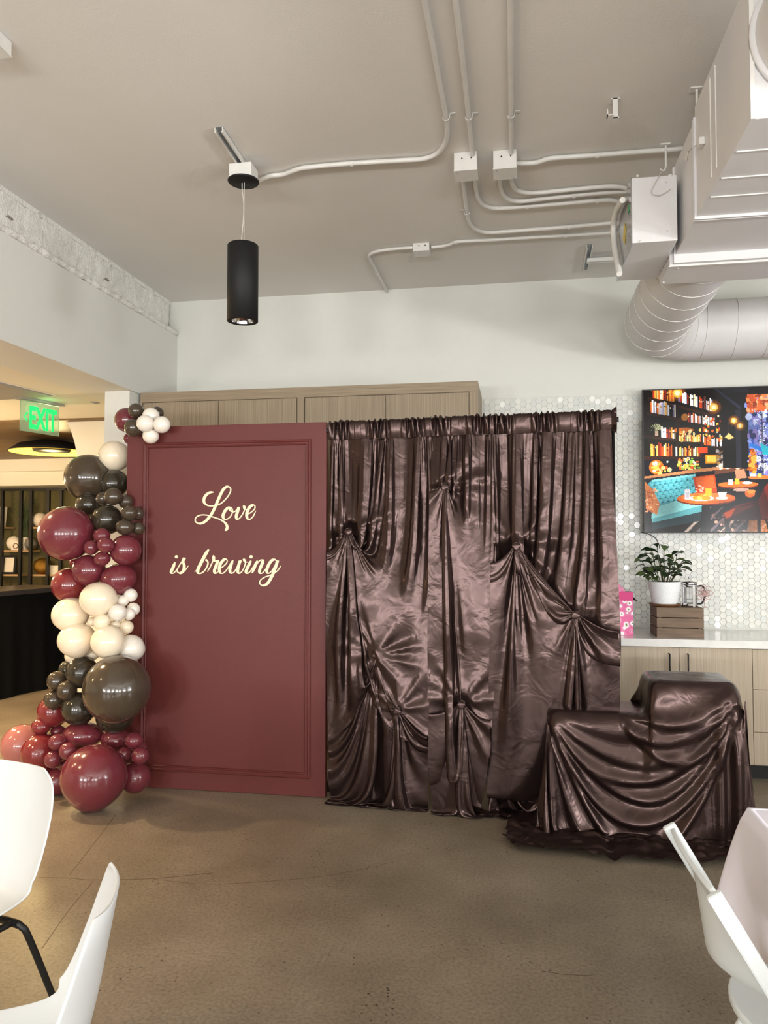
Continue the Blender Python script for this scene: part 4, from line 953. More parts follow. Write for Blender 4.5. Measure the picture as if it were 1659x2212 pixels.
# sheet, centre x, centre y, radius (sheet units), colour, distance Y of the centre, squash, label
BL = [
 (1, 1085, 345, 105, 'bur', 4.66, 1, 'dark burgundy balloon behind the brown pair at top of garland'),
 (1, 1162, 267, 66, 'bro', 4.54, 1, 'topmost small brown balloon above the board corner'),
 (1, 1142, 410, 80, 'bro', 4.50, 1, 'brown balloon overlapping top left corner of burgundy board'),
 (1, 1342, 285, 56, 'bro', 4.66, 1, 'small brown balloon peeking out behind the white top cluster'),
 (1, 1288, 312, 72, 'whi', 4.52, 1, 'uppermost of the four white balloons on the board corner'),
 (1, 1240, 375, 74, 'whi', 4.44, 1, 'leftmost of the four white balloons on the board corner'),
 (1, 1381, 385, 72, 'whi', 4.47, 1, 'rightmost of the four white balloons on the board corner'),
 (1, 1287, 478, 69, 'whi', 4.50, 1, 'lowest of the four white balloons on the board corner'),
 (1, 1100, 503, 45, 'bur', 4.70, 1, 'burgundy balloon sliver showing left of board above cream balloon'),
 (1, 975, 652, 130, 'cre', 4.74, 1, 'single round cream balloon tucked behind board edge near the top'),
 (1, 757, 838, 200, 'bro', 4.70, 1, 'biggest brown balloon in upper half, beside cream balloon'),
 (1, 965, 885, 130, 'dark', 4.72, .92, 'dark olive balloon against board edge under single cream balloon'),
 (1, 762, 1070, 112, 'dark', 4.66, 1, 'dark olive balloon between big brown and big burgundy balloons'),
 (1, 880, 1015, 60, 'bro', 4.56, 1, 'tiny brown balloon left of the glossy brown trio'),
 (1, 965, 998, 76, 'bro', 4.48, .96, 'small round brown balloon centred under dark olive balloon'),
 (1, 1075, 1042, 62, 'bro', 4.55, .96, 'tiny brown balloon right of the glossy brown trio, by board edge'),
 (1, 914, 1195, 128, 'dark', 4.52, 1, 'dark olive balloon right above the small burgundy four-cluster'),
 (1, 1104, 1138, 70, 'bro', 4.44, .93, 'small brown balloon in front, upper one of pair over board edge'),
 (1, 1172, 1142, 58, 'bro', 4.50, 1, 'small brown balloon rightmost of upper pair over board edge'),
 (1, 1063, 1258, 77, 'bro', 4.42, .86, 'flattened small brown balloon, lower one of pair over board edge'),
 (1, 1178, 1268, 57, 'bro', 4.50, 1, 'small brown balloon rightmost of lower pair over board edge'),
 (1, 570, 1315, 232, 'bur', 4.42, 1, 'largest burgundy balloon sticking out left at mid height'),
 (1, 868, 1330, 71, 'bur', 4.40, .9, 'top balloon of small burgundy four-cluster at mid height'),
 (1, 780, 1432, 64, 'bur', 4.37, 1, 'left balloon of small burgundy four-cluster at mid height'),
 (1, 902, 1412, 72, 'bur', 4.32, .92, 'right front balloon of small burgundy four-cluster at mid height'),
 (1, 872, 1527, 70, 'bur', 4.38, .85, 'bottom balloon of small burgundy four-cluster at mid height'),
 (1, 1072, 1455, 131, 'bur', 4.44, 1, 'medium burgundy balloon overlapping board right of small four-cluster'),
 (1, 757, 1625, 138, 'bur', 4.44, .95, 'medium burgundy balloon under the small four-cluster'),
 (1, 1012, 1700, 150, 'bur', 4.46, .87, 'medium burgundy balloon overlapping board above small cream balloons'),
 (1, 592, 1752, 148, 'red', 4.46, .98, 'bright red balloon at left just above the cream balloons'),
 (1, 640, 1560, 45, 'red', 4.56, 1, 'tiny red balloon wedged under the largest burgundy balloon'),
 (1, 840, 1872, 155, 'cre', 4.34, .93, 'topmost large cream balloon in the middle cream band'),
 (1, 602, 2003, 155, 'cre', 4.40, .93, 'leftmost large cream balloon in the middle cream band'),
 (1, 1115, 1840, 58, 'whi', 4.46, 1, 'highest tiny cream balloon against board in cream band'),
 (1, 1047, 1888, 52, 'whi', 4.44, .95, 'tiny cream balloon touching right side of topmost large cream one'),
 (1, 1005, 1985, 76, 'whi', 4.34, .93, 'front small cream balloon in the small cream cluster'),
 (1, 1138, 1958, 56, 'whi', 4.46, 1, 'tiny cream balloon furthest right over board moulding'),
 (1, 1103, 2000, 52, 'whi', 4.41, 1, 'tiny cream balloon between front small and furthest right ones'),
 (1, 868, 2065, 70, 'cre', 4.30, .9, 'small cream balloon in the centre of the large cream four'),
 (1, 788, 2065, 42, 'cre', 4.40, .9, 'tiny cream balloon half hidden left of the centre cream one'),
 (1, 980, 2088, 46, 'cre', 4.40, .8, 'tiny cream balloon above the lower large cream balloon'),
 (1, 1075, 2112, 64, 'cre', 4.45, .95, 'small cream balloon just above the lowest right cream balloon'),
 (2, 655, 88, 158, 'cre', 4.36, .92, 'lower left large cream balloon above dark olive ones'),
 (2, 922, 105, 142, 'cre', 4.30, 1, 'lower middle large cream balloon above the biggest brown one'),
 (2, 1115, 160, 116, 'whi', 4.43, 1.03, 'lower right cream balloon overlapping the board moulding'),
 (2, 640, 225, 85, 'cre', 4.50, .9, 'cream balloon mostly hidden under lower left large cream one'),
 (2, 790, 208, 62, 'cre', 4.46, .8, 'cream balloon squeezed under two lower large cream balloons'),
 (2, 998, 508, 284, 'bro', 4.22, .97, 'biggest brown balloon in lower half, overlapping the board'),
 (2, 702, 365, 135, 'dark', 4.38, 1, 'dark olive balloon left of biggest lower brown balloon'),
 (2, 585, 345, 84, 'dark', 4.48, 1, 'dark olive balloon edge behind at left under cream band'),
 (2, 485, 438, 83, 'bro', 4.38, .97, 'upper left of three small brown balloons at lower left'),
 (2, 572, 520, 84, 'bro', 4.32, .98, 'right front of three small brown balloons at lower left'),
 (2, 460, 600, 82, 'bro', 4.36, .95, 'lowest of three small brown balloons at lower left'),
 (2, 672, 675, 142, 'dark', 4.36, .96, 'dark olive balloon below three small brown ones'),
 (2, 985, 735, 162, 'dark', 4.42, .88, 'dark olive balloon peeking out under biggest lower brown balloon'),
 (2, 458, 698, 134, 'red', 4.44, 1, 'red balloon below lowest small brown balloon at left'),
 (2, 352, 825, 82, 'red', 4.38, .85, 'small red balloon at far left under red balloon'),
 (2, 495, 865, 62, 'bur', 4.46, .8, 'tiny dark burgundy balloon in the gap at lower left'),
 (2, 190, 985, 172, 'pin', 4.52, 1, 'sheer dusty pink balloon at far left near floor'),
 (2, 345, 1045, 158, 'red', 4.36, 1.08, 'red balloon in front of the sheer pink balloon'),
 (2, 705, 902, 168, 'bur', 4.40, .68, 'wide burgundy balloon above the biggest front balloon'),
 (2, 985, 935, 124, 'bur', 4.44, .8, 'burgundy balloon right of the wide burgundy one near board'),
 (2, 490, 963, 77, 'bur', 4.26, .9, 'top of the small burgundy trio beside red balloon'),
 (2, 582, 1037, 75, 'bur', 4.20, .97, 'right one of the small burgundy trio beside red balloon'),
 (2, 455, 1108, 74, 'bur', 4.24, .97, 'lowest of the small burgundy trio beside red balloon'),
 (2, 552, 1150, 52, 'bur', 4.32, .9, 'tiny burgundy balloon under the small trio, behind biggest front'),
 (2, 1143, 945, 78, 'bur', 4.32, .88, 'top of small burgundy cluster at lower right by board'),
 (2, 1195, 1005, 60, 'bur', 4.42, .9, 'hindmost of small burgundy cluster at lower right by board'),
 (2, 1062, 1063, 62, 'bur', 4.32, 1.05, 'left one of small burgundy cluster at lower right by board'),
 (2, 1197, 1075, 73, 'bur', 4.28, 1, 'front right of small burgundy cluster at lower right by board'),
 (2, 803, 1260, 275, 'bur', None, .97, 'biggest burgundy balloon standing on floor in front of garland'),
 (2, 1150, 1262, 130, 'bur', 4.38, 1.0, 'burgundy balloon on floor right of biggest front balloon'),
 (2, 495, 1290, 118, 'bur', 4.36, .92, 'burgundy balloon on floor left of biggest front balloon'),
 (2, 355, 1240, 120, 'red', 4.44, .9, 'red balloon on floor at left behind the white chair'),
]
br_ = random.Random(5); core = []
for sheet, cx_, cy_, r_, c_, Y, sq, lab in BL:
    px, py = cx_ / 3.95, (820 if sheet == 1 else 1360) + cy_ / 3.95
    if Y is None:
        p = PZ(px, py, .19)
    else: p = PY(px, py, Y)
    dep = (np.array(p) - CP) @ _fw
    r = r_ / 3.95 * dep / FPX
    k = r * sq
    if p.z - k * 1.03 < .003:
        p.z = k * 1.03 + .003
    o = bpy.data.objects.new('balloon', BM[c_]); col.objects.link(o); o.location = p
    o.scale = (r, r, k)
    o.rotation_euler = (R(br_.uniform(0, 14)), R(br_.uniform(-12, 12)), br_.uniform(0, 6.28))
    if sq >= .96 and p.z - k >= .05: o.rotation_euler = (R(75 + br_.uniform(-15, 20)), R(br_.uniform(-30, 30)), R(br_.uniform(-40, 40)))
    tag(o, lab, 'balloon', 'balloons of the garland'); core.append(p)

# ------------------------------------------------------------------ cloth solver (position based)
def _pair(P,W,a,b,rest,k,mode=0):
    d=P[b]-P[a]
    l=np.sqrt((d*d).sum(-1,keepdims=True))+1e-9
    wa=W[a];wb=W[b]
    e=(l-rest)/l
    if mode==1: e=np.minimum(e,0)
    if mode==2: e=np.maximum(e,0)
    c=d*(e*(k/(wa+wb+1e-9)))
    P[a]+=c*wa;P[b]-=c*wb
S=slice
def _batches(nv,nu):
    A=S(None);out=[]
    for o in (0,1):
        n=(nv-o)//2
        out.append(((S(o,o+2*n,2),A),(S(o+1,o+2*n,2),A),'v'))
        n=(nu-o)//2
        out.append(((A,S(o,o+2*n,2)),(A,S(o+1,o+2*n,2)),'u'))
        n=(nv-o)//2
        out.append(((S(o,o+2*n,2),S(0,nu-1)),(S(o+1,o+2*n,2),S(1,nu)),'d'))
        out.append(((S(o,o+2*n,2),S(1,nu)),(S(o+1,o+2*n,2),S(0,nu-1)),'d'))
    bend=[]
    for st in (2,5):
        for o in range(2*st):
            a0=list(range(o,nv-st,2*st))
            if a0: bend.append(((S(o,o+2*st*len(a0),2*st),A),(S(o+st,o+st+2*st*(len(a0)-1)+1,2*st),A),'v',st))
            a0=list(range(o,nu-st,2*st))
            if a0: bend.append(((A,S(o,o+2*st*len(a0),2*st)),(A,S(o+st,o+st+2*st*(len(a0)-1)+1,2*st)),'u',st))
    return out,bend
def simulate(P,du,dv,pin,target,steps,iters,collide,kb=(0.12,0.02),damp=0.985,shear=0.5,g=9.8,dt=1/50.,V=None,maxv=None):
    """P (nv,nu,3); pin bool mask; target(t)->positions for pinned verts (n,3); t in 0..1"""
    nv,nu=P.shape[:2]
    W=np.ones((nv,nu,1),np.float32);W[pin]=0
    P=P.astype(np.float32);V=np.zeros_like(P) if V is None else V
    st,be=_batches(nv,nu);dd=float(np.hypot(du,dv))
    rest={'u':du,'v':dv,'d':dd}
    for i in range(steps):
        t=(i+1)/steps
        V[...,2]-=g*dt
        V*=damp
        Q=P+V*dt
        Q[pin]=target(t)
        for a,b,k,s_ in be:
            _pair(Q,W,a,b,s_*rest[k]*0.97,kb[0] if s_==2 else kb[1],1)
        for it in range(iters):
            for a,b,k in st:
                if k=='d': _pair(Q,W,a,b,dd,shear)
                else: _pair(Q,W,a,b,rest[k],1.0)
            if it==iters-1 or it%3==2:
                collide(Q,P)
                Q[pin]=target(t)
        V=(Q-P)/dt
        sp=np.sqrt((V*V).sum(-1,keepdims=True));V*=np.minimum(1,2.5/(sp+1e-9))
        P=Q
    return P,V
def up2(P):
    """double resolution (bilinear)"""
    nv,nu=P.shape[:2]
    R=np.zeros((2*nv-1,nu,3),P.dtype);R[::2]=P;R[1::2]=(P[1:]+P[:-1])/2
    Q=np.zeros((2*nv-1,2*nu-1,3),P.dtype);Q[:,::2]=R;Q[:,1::2]=(R[:,1:]+R[:,:-1])/2
    return Q

# ------------------------------------------------------------------ satin curtain on a rod
RA = np.array([-1.17, 4.6]); RB = np.array([.555, 4.45]); RL = float(np.linalg.norm(RB - RA)); RE = (RB - RA) / RL; RN = np.array([RE[1], -RE[0]])
ZROD = 2.265
def loc2w(P):
    Q = P.reshape(-1, 3); W = np.zeros_like(Q, dtype=float); W[:, :2] = RA + Q[:, :1] * RE + Q[:, 1:2] * RN; W[:, 2] = Q[:, 2]
    return W.reshape(P.shape)
def lw(s, n, z): return tuple(loc2w(np.array([[[s, n, z]]], float))[0, 0])
t = thing('backdrop_stand', 'black pipe stand holding the brown satin curtain', 'stand', lw(RL / 2, 0, 0))
MB().tube([lw(-.0, -.0, ZROD), lw(RL + .02, 0, ZROD)], .014, 12).build('crossbar', M['black'], t)
for s in (.02, RL - .01):
    MB().tube([lw(s, -.16, .01), lw(s, -.16, ZROD - .02), lw(s, -.02, ZROD)], .014, 12).build('upright', M['black'], t)
    MB().box(tuple(np.array(lw(s, -.16, 0)) + (-.12, -.06, .001)), tuple(np.array(lw(s, -.16, 0)) + (.12, .12, .009))).build('base_plate', M['black'], t)
# curtain panels in local frame: s along rod, n outward (towards room), z up
def curtain(s0,s1,fabw,ztop,drop,knots,seed,coarse=0.026,steps=(230,60),floor=0.004,backn=-0.13,lean=0.0,edges=None,kb=(.3,.05)):
    rng=np.random.default_rng(seed)
    nu=int(round(fabw/coarse))+1;nv=int(round(drop/coarse))+1
    du=fabw/(nu-1);dv=drop/(nv-1)
    def init(nu,nv):
        U,Vv=np.meshgrid(np.linspace(0,1,nu),np.linspace(0,1,nv))
        return U,Vv
    def pleat(U):
        ph=sum(a*np.sin(2*np.pi*(f*U+p)) for a,f,p in zip((1,.7,.5),(fabw*3.1,fabw*5.3,fabw*1.7),rng0))
        return ph
    rng0=rng.random(3)
    U,Vv=init(nu,nv)
    amp=0.012
    P=np.zeros((nv,nu,3))
    den=1+.75*sum(np.sin(2*np.pi*(f*U[0]*fabw+p)) for f,p in ((1.9,rng.random()),(3.7,rng.random())))/1.6
    den=np.clip(den,.35,None);cs=np.concatenate([[0],np.cumsum((den[1:]+den[:-1])/2)]);cs/=cs[-1]
    P[...,0]=s0+cs[None,:]*(s1-s0);P[...,1]=amp*pleat(U)+0.01*rng.standard_normal((nv,nu))*np.minimum(1,Vv*8);P[...,2]=ztop-Vv*drop
    zz=P[...,2]
    below=zz<0.0
    P[...,1]+=np.where(below,-zz*0.25,0);P[...,2]=np.where(below,0.01-zz*0.02+0.02,zz)
    def run(P,steps,iters,final):
        nv,nu=P.shape[:2];du=fabw/(nu-1);dv=drop/(nv-1)
        U,Vv=np.meshgrid(np.linspace(0,fabw,nu),np.linspace(0,drop,nv))
        pin=np.zeros((nv,nu),bool);pin[0]=True
        T0=P.copy();T1=P.copy()
        T1[0]=P[0]
        for (ku,kv,ks,kz,ka,kb_,kn,rot) in knots:
            R=np.hypot((U-ku)/ka,(Vv-kv)/kb_);m=R<1
            pin|=m
            th=np.arctan2((Vv-kv)/kb_,(U-ku)/ka)
            rr=R
            # rosette: ring converges to the tie, inside puffs out
            rad=0.010+0.016*np.sin(np.pi*np.clip(1-rr,0,1)*0.9)
            puff=0.024*np.sqrt(np.clip(1-rr,0,1))*(1+0.35*np.sin(3*th+ku*9)*rr)
            cs=ks+rad*np.cos(th)*1.0;cz=kz-rad*np.sin(th)*0.8-0.4*puff
            T1[...,0]=np.where(m,cs,T1[...,0]);T1[...,1]=np.where(m,kn+puff,T1[...,1]);T1[...,2]=np.where(m,cz,T1[...,2])
        p0=T0[pin].astype(np.float32);p1=T1[pin].astype(np.float32)
        def target(t):
            if final: return p1
            a=min(1,t/0.55);a=a*a*(3-2*a)
            return p0*(1-a)+p1*a
        def collide(Q,Pp):
            z=Q[...,2]
            lo=backn-lean*np.clip(1-z/ztop,0,1)
            hit=Q[...,1]<lo
            Q[...,1]=np.where(hit,lo,Q[...,1])
            f=z<floor
            Q[...,2]=np.where(f,floor,z)
            for k in (0,1): Q[...,k]=np.where(f,Pp[...,k]+0.4*(Q[...,k]-Pp[...,k]),Q[...,k])
            if edges is not None:
                zl,ls,rs=edges
                Q[:,0,0]+=0.5*(np.interp(Q[:,0,2],zl,ls)-Q[:,0,0]);Q[:,-1,0]+=0.5*(np.interp(Q[:,-1,2],zl,rs)-Q[:,-1,0])
            hi=0.13
            Q[...,1]=np.minimum(Q[...,1],hi)
        return simulate(P,du,dv,pin,target,steps,iters,collide,kb=kb)[0]
    P=run(P,steps[0],10,False)
    P=up2(P)
    P=run(P,steps[1],10,True)
    return P
PANELS = [
 (dict(s0=.03,s1=.685,fabw=1.16,ztop=2.205,drop=2.50,seed=3,edges=([0,1,2.2],[.05,.02,.03],[.66,.68,.685]),knots=[(.37,.665,.169,1.637,.25,.10,.06,0),(.58,1.56,.346,.898,.22,.12,.07,1),(.82,1.98,.48,.58,.18,.11,.09,2)]), 'left satin curtain panel with three knots beside burgundy board'),
 (dict(s0=.675,s1=1.045,fabw=.72,ztop=2.205,drop=2.46,seed=5,edges=([0,.3,1,2.2],[.69,.66,.655,.67],[.96,1.02,1.07,1.045]),knots=[(.20,.385,.766,1.901,.14,.08,.06,0),(.36,1.76,.863,.636,.25,.13,.08,1)]), 'narrow middle satin curtain panel with two knots'),
 (dict(s0=1.03,s1=1.71,fabw=1.26,ztop=2.205,drop=2.64,seed=8,lean=.10,edges=([0,1,2.2],[1.0,1.02,1.03],[1.73,1.75,1.71]),knots=[(.37,.755,1.179,1.551,.26,.10,.06,0),(.82,1.17,1.504,1.168,.31,.14,.08,1),(.05,2.1,1.03,.46,.05,.05,-.05,0),(.80,2.05,1.42,.50,.05,.05,-.12,0)]), 'right satin curtain panel with two knots, above the draped boxes'),
]
def star(P, ks, kz, kn, rad, N, ph):
    """tight folds that radiate from a tie"""
    ds, dz = P[..., 0] - ks, P[..., 2] - kz; rho = np.hypot(ds, dz * .9); th = np.arctan2(dz, ds)
    w = np.clip(1 - rho / rad, 0, 1) ** 1.1; u = np.clip((dz + .05) / .08, 0, 1)
    ring = np.clip((rho - .028) / .03, 0, 1)
    tgt = kn * 1.0 * np.clip(1 - rho / rad * 1.1, 0, 1) + .012
    P[..., 1] = P[..., 1] * (1 - .7 * w * u * ring) + tgt * (.7 * w * u * ring)
    t_ = N / 2 * th + ph + 1.2 * np.sin(2 * th + ph) + .6 * np.sin(3 * th - ph)
    ridge = .9 - 1.7 * np.abs(np.sin(t_))
    q = rho / .11
    P[..., 1] += ring * .0135 * q * np.exp(1 - q) * ridge * np.clip((rad * 1.15 - rho) / .1, 0, 1) * (.35 + .75 * np.abs(np.sin(th + .4 * np.sin(ph)))) * (.75 + .4 * np.sin(th * 1.7 + ph))
for pi, (kw, lab) in enumerate(PANELS):
    P = curtain(**kw)
    for kq, (ku, kv, ks, kz, ka, kb_, kn, rot) in enumerate(kw['knots']):
        if ka > .06: star(P, ks, kz, kn, .36 if ka > .24 else .27, 8 + (pi + kq) % 3, 1.1 * kq + pi)
    n0 = .012 if pi == 1 else 0.0
    P[..., 1] += n0
    t = thing('satin_curtain', lab, 'curtain', lw((kw['s0'] + kw['s1']) / 2, 0, 0), group='brown satin curtain panels')
    MB().grid(loc2w(P)).build('drape', M['satin'], t, sub=1, solid=0, fix=False)
    # ruched header sleeve over the rod
    rng = np.random.default_rng(20 + pi); nu = int((kw['s1'] - kw['s0']) / .004); sv = np.linspace(kw['s0'] - .004, kw['s1'] + .004, nu)
    ph = np.cumsum(rng.uniform(.45, 1.25, nu)) * .95; ph2 = np.cumsum(rng.uniform(.2, .7, nu))
    env = .55 + .6 * np.sin(np.cumsum(rng.uniform(.02, .2, nu)))
    rows = []
    for j, u in enumerate(np.linspace(0, 1, 15)):
        # from the seam at the back, over the rod, down the front to the seam
        a = u * 2 - 1                                    # -1 back seam .. 1 front seam
        z = 2.322 - .118 * abs(a) ** 1.6
        thick = .020 * (1 - abs(a) ** 6 * .7) * (1 if a > 0 else -1) * (min(1, abs(a) * 3)) ** .5
        amp = (.015 * (1 - abs(a) ** 3 * .75) + .002)
        sh = .004 * math.sin(3 * u)
        nn_ = thick + amp * env * np.sin(ph + .5 * np.sin(ph2 * .7 + 5 * u)) * (1 if a > 0 else -.6) + n0 + .006
        zz = z + (.009 * env * np.sin(ph * .93 + 1.1) + .004 * rng.standard_normal(nu)) * math.exp(-(a / .35) ** 2)
        rows.append(np.stack([sv + .005 * np.sin(ph2 * 1.3 + 4 * u), nn_, zz], -1))
    MB().grid(loc2w(np.array(rows))).build('header', M['satin'], t, sub=1, fix=False)
    if pi == 2:   # frilled end of the sleeve
        e_ = []
        for u in np.linspace(0, 1, 8):
            e_.append([(kw['s1'] + .002 + .028 * u, .03 * math.cos(a) * (1 + .25 * u) + .012 * math.sin(4 * a + 3) * u, 2.262 + .058 * math.sin(a) * (1 + .25 * u) + .008 * math.sin(5 * a) * u) for a in np.linspace(0, 2 * PI, 40)])
        MB().grid(loc2w(np.array(e_))).build('sleeve_end', M['satin'], t, sub=1, fix=False)
    # twisted ties
    for (ku, kv, ks, kz, ka, kb_, kn, rot) in kw['knots']:
        if ka < .06: continue
        c = []
        for k in range(40):
            a = 2 * PI * k / 39 * 2; c.append((ks + .016 * math.cos(a), kn + .004 + .010 * k / 39, kz + .013 * math.sin(a) + .004 * math.sin(a * 1.5 + ks * 7)))
        MB().tube([tuple(p) for p in loc2w(np.array([c]))[0]], .0065, 8).build('knot', M['satin'], t)

# ------------------------------------------------------------------ two boxes under one satin cloth
B1 = (.16, .70, 4.25, 4.63, .655); B2 = (.69, 1.155, 4.22, 4.63, .835)
M['carton'] = mat('plain_cardboard', '8A6A48', 0.85, var=0.08)
for (x0, x1, y0, y1, z1), lab in ((B1, 'lower box under the satin cloth, in front of curtain'), (B2, 'taller box under the satin cloth, by the oak cabinets')):
    tag(MB().box((x0 + .03, y0 + .03, .001), (x1 - .03, y1 - .03, z1 - .03)).build('display_box', M['carton'], bevel=.004), lab, 'box', 'boxes under the satin cloth')
def drape():
    rng = np.random.default_rng(9)
    fw, fd = DR['fw'], DR['fd']; c = DR['c']
    nu, nv = int(fw / c) + 1, int(fd / c) + 1
    def boxes(Q, Pp):
        for (x0, x1, y0, y1, z1) in (B1, B2):
            x, y, z = Q[..., 0], Q[..., 1], Q[..., 2]
            ins = (x > x0) & (x < x1) & (y > y0) & (y < y1) & (z < z1)
            if not ins.any(): continue
            d = np.stack([x - x0, x1 - x, y - y0, y1 - y, (z1 - z) * .5], -1); k = d.argmin(-1)
            for i, (ax, val) in enumerate(((0, x0), (0, x1), (1, y0), (1, y1), (2, z1))):
                mm = ins & (k == i); Q[..., ax][mm] = val
                for a2 in range(3):
                    if a2 != ax: Q[..., a2][mm] = Pp[..., a2][mm] + .35 * (Q[..., a2][mm] - Pp[..., a2][mm])
        z = Q[..., 2]; f = z < .004
        Q[..., 2] = np.where(f, .004, z)
        for k in (0, 1): Q[..., k] = np.where(f, Pp[..., k] + .25 * (Q[..., k] - Pp[..., k]), Q[..., k])
        Q[..., 1] = np.minimum(Q[..., 1], 4.70)
    U, V = np.meshgrid(np.linspace(0, fw, nu), np.linspace(0, fd, nv))
    # start: back part hangs behind, top lies on the boxes, the front hangs in slack swags, sides fall outwards
    ul, ur, vb, vf = DR['ul'], DR['ur'], DR['vb'], DR['vf']
    f = np.clip((U - ul) / (ur - ul), 0, 1); sg = 4 * f * (1 - f)
    top = .665 + (.845 - .665) / (1 + np.exp(-(f - .5) * 40))
    ve = V + DR['shift'] * sg * np.clip(1 - .0 * V, 0, 1)
    x = .158 + f * 1.0; x = np.where(U < ul, .158 - (ul - U) * .35, x); x = np.where(U > ur, 1.158 + (U - ur) * .35, x)
    zs_ = np.where(U < ul, (ul - U) * .92, 0) + np.where(U > ur, (U - ur) * .92, 0)
    back = np.clip(vb - ve, 0, None); fr = np.clip(ve - vf, 0, None); mid = np.clip(ve, vb, vf)
    y = 4.645 - (mid - vb) / (vf - vb) * .42 + back * .05 - fr * .12 - .03 * (fr > 0) - .03 * np.abs(np.sin(f * 14)) * (fr > 0)
    z = top - zs_ - back - fr
    lowz = np.clip(.02 - z, 0, None); z = np.maximum(z, .02 + .05 * lowz); y = np.where(fr > 0, y - lowz * .45, y); x = np.where(zs_ > 0, x + np.sign(U - ul - .1) * lowz * .4, x)
    P = np.stack([x, np.minimum(y, 4.69), z], -1) + .004 * rng.standard_normal((nv, nu, 3))
    for lvl in range(2):
        nv, nu = P.shape[:2]; du, dv = fw / (nu - 1), fd / (nv - 1)
        U, V = np.meshgrid(np.linspace(0, fw, nu), np.linspace(0, fd, nv))
        pin = np.zeros((nv, nu), bool); tg = np.zeros((nv, nu, 3))
        for u, v, x, y, z in DR['pins']:
            j, i = int(round(u / du)), int(round(v / dv)); pin[i, j] = True; tg[i, j] = (x, y, z)
        p0 = P[pin].copy(); p1 = tg[pin]
        def target(t_): a = min(1, t_ / .2) if lvl == 0 else 1; return (p0 * (1 - a) + p1 * a).astype(np.float32)
        P, _ = simulate(P, du, dv, pin, target, (DR['n0'], DR['n1'])[lvl], 9, boxes, kb=(.35, .08))
        if lvl == 0: P = up2(P)
    return P
DR = dict(c=.03, fw=2.75, fd=1.56, ul=.62, ur=1.78, vb=.36, vf=.78, shift=.24, n0=240, n1=70,
          pins=[(.62, .78, .156, 4.243, .664), (1.78, .78, 1.160, 4.213, .844), (.62, .36, .158, 4.63, .664), (1.78, .36, 1.158, 4.635, .844)])
P = drape()
P[..., 2] = np.minimum(P[..., 2], .846 - 1.3 * np.maximum(0, P[..., 0] - 1.16) - 1.3 * np.maximum(0, .15 - P[..., 0]))
# deep swags slung between the front corners of the two boxes
def swags(P, a, b, folds, ymax=4.30, side=.04):
    x, y, z = P[..., 0], P[..., 1], P[..., 2]
    f = (x - a[0]) / (b[0] - a[0]); w = 4 * f * (1 - f)
    lev = (a[1] + (b[1] - a[1]) * f - z) / np.maximum(w, .08)
    amt = np.zeros_like(x)
    for d, wd, am in folds:
        q = (lev - d - .02 * np.sin(f * 7 + d * 30)) / wd
        amt += am * np.where(q > 0, np.exp(-q * q * 2.2), np.exp(-q * q * .7))
    env = np.clip(w * 2.2, 0, 1) * np.clip((ymax - y) / .05, 0, 1) * np.clip(z / .05, 0, 1)
    P[..., 1] -= amt * env
    P[..., 2] -= .35 * amt * env
P = P.astype(float)
for _ in range(3):
    P[1:-1, 1:-1] += .35 * ((P[:-2, 1:-1] + P[2:, 1:-1] + P[1:-1, :-2] + P[1:-1, 2:]) / 4 - P[1:-1, 1:-1])
# the pooled hem lies in crumpled rolls
pool = np.clip((.03 - P[..., 2]) / .02, 0, 1); X_, Y_ = P[..., 0], P[..., 1]
gx_ = np.maximum(np.maximum(B1[0] - X_, X_ - B2[1]), 0); gy_ = np.maximum(B1[2] - Y_, 0); dist = np.hypot(gx_, gy_)
ang = np.arctan2(Y_ - 4.5, X_ - .65)
ph_ = dist / .085 * 2 * PI + 1.6 * np.sin(3 * ang) + 1.2 * np.sin(7 * ang + 1)
P[..., 2] += pool * ((.026 + .014 * np.sin(5 * ang)) * (.5 - .5 * np.cos(ph_)) + .010 * (1 + np.sin(11 * ang + 20 * dist)))
P[..., 2] = np.minimum(P[..., 2], .846 - 1.3 * np.maximum(0, P[..., 0] - 1.16) - 1.3 * np.maximum(0, .15 - P[..., 0]))
# deep swags slung between the front corners of the two boxes
def swags(P, a, b, folds, ymax=4.30, side=.04):
    x, y, z = P[..., 0], P[..., 1], P[..., 2]
    f = (x - a[0]) / (b[0] - a[0]); w = 4 * f * (1 - f)
    lev = (a[1] + (b[1] - a[1]) * f - z) / np.maximum(w, .08)
    amt = np.zeros_like(x)
    for d, wd, am in folds:
        q = (lev - d - .02 * np.sin(f * 7 + d * 30)) / wd
        amt += am * np.where(q > 0, np.exp(-q * q * 2.2), np.exp(-q * q * .7))
    env = np.clip(w * 2.2, 0, 1) * np.clip((ymax - y) / .05, 0, 1) * np.clip(z / .05, 0, 1)
    P[..., 1] -= amt * env
    P[..., 2] -= .35 * amt * env
P = P.astype(float)
for _ in range(3):
    P[1:-1, 1:-1] += .35 * ((P[:-2, 1:-1] + P[2:, 1:-1] + P[1:-1, :-2] + P[1:-1, 2:]) / 4 - P[1:-1, 1:-1])
# the pooled hem lies in crumpled rolls
pool = np.clip((.03 - P[..., 2]) / .02, 0, 1); X_, Y_ = P[..., 0], P[..., 1]
P[..., 2] += pool * (.034 * np.abs(np.sin(24 * Y_ + 9 * X_ + 2.2 * np.sin(7 * X_ + 3 * Y_))) ** 1.5 + .018 * np.abs(np.sin(31 * X_ - 13 * Y_ + 2 * np.sin(9 * Y_))))
swags(P, (.15, .66), (1.17, .845), ((.17, .06, .020), (.33, .05, .030), (.45, .035, .040), (.525, .03, .036), (.66, .045, .055), (.80, .05, .05)))
swags(P, (.50, .67), (1.17, .845), ((.12, .03, .035), (.22, .035, .04), (.32, .03, .03)))
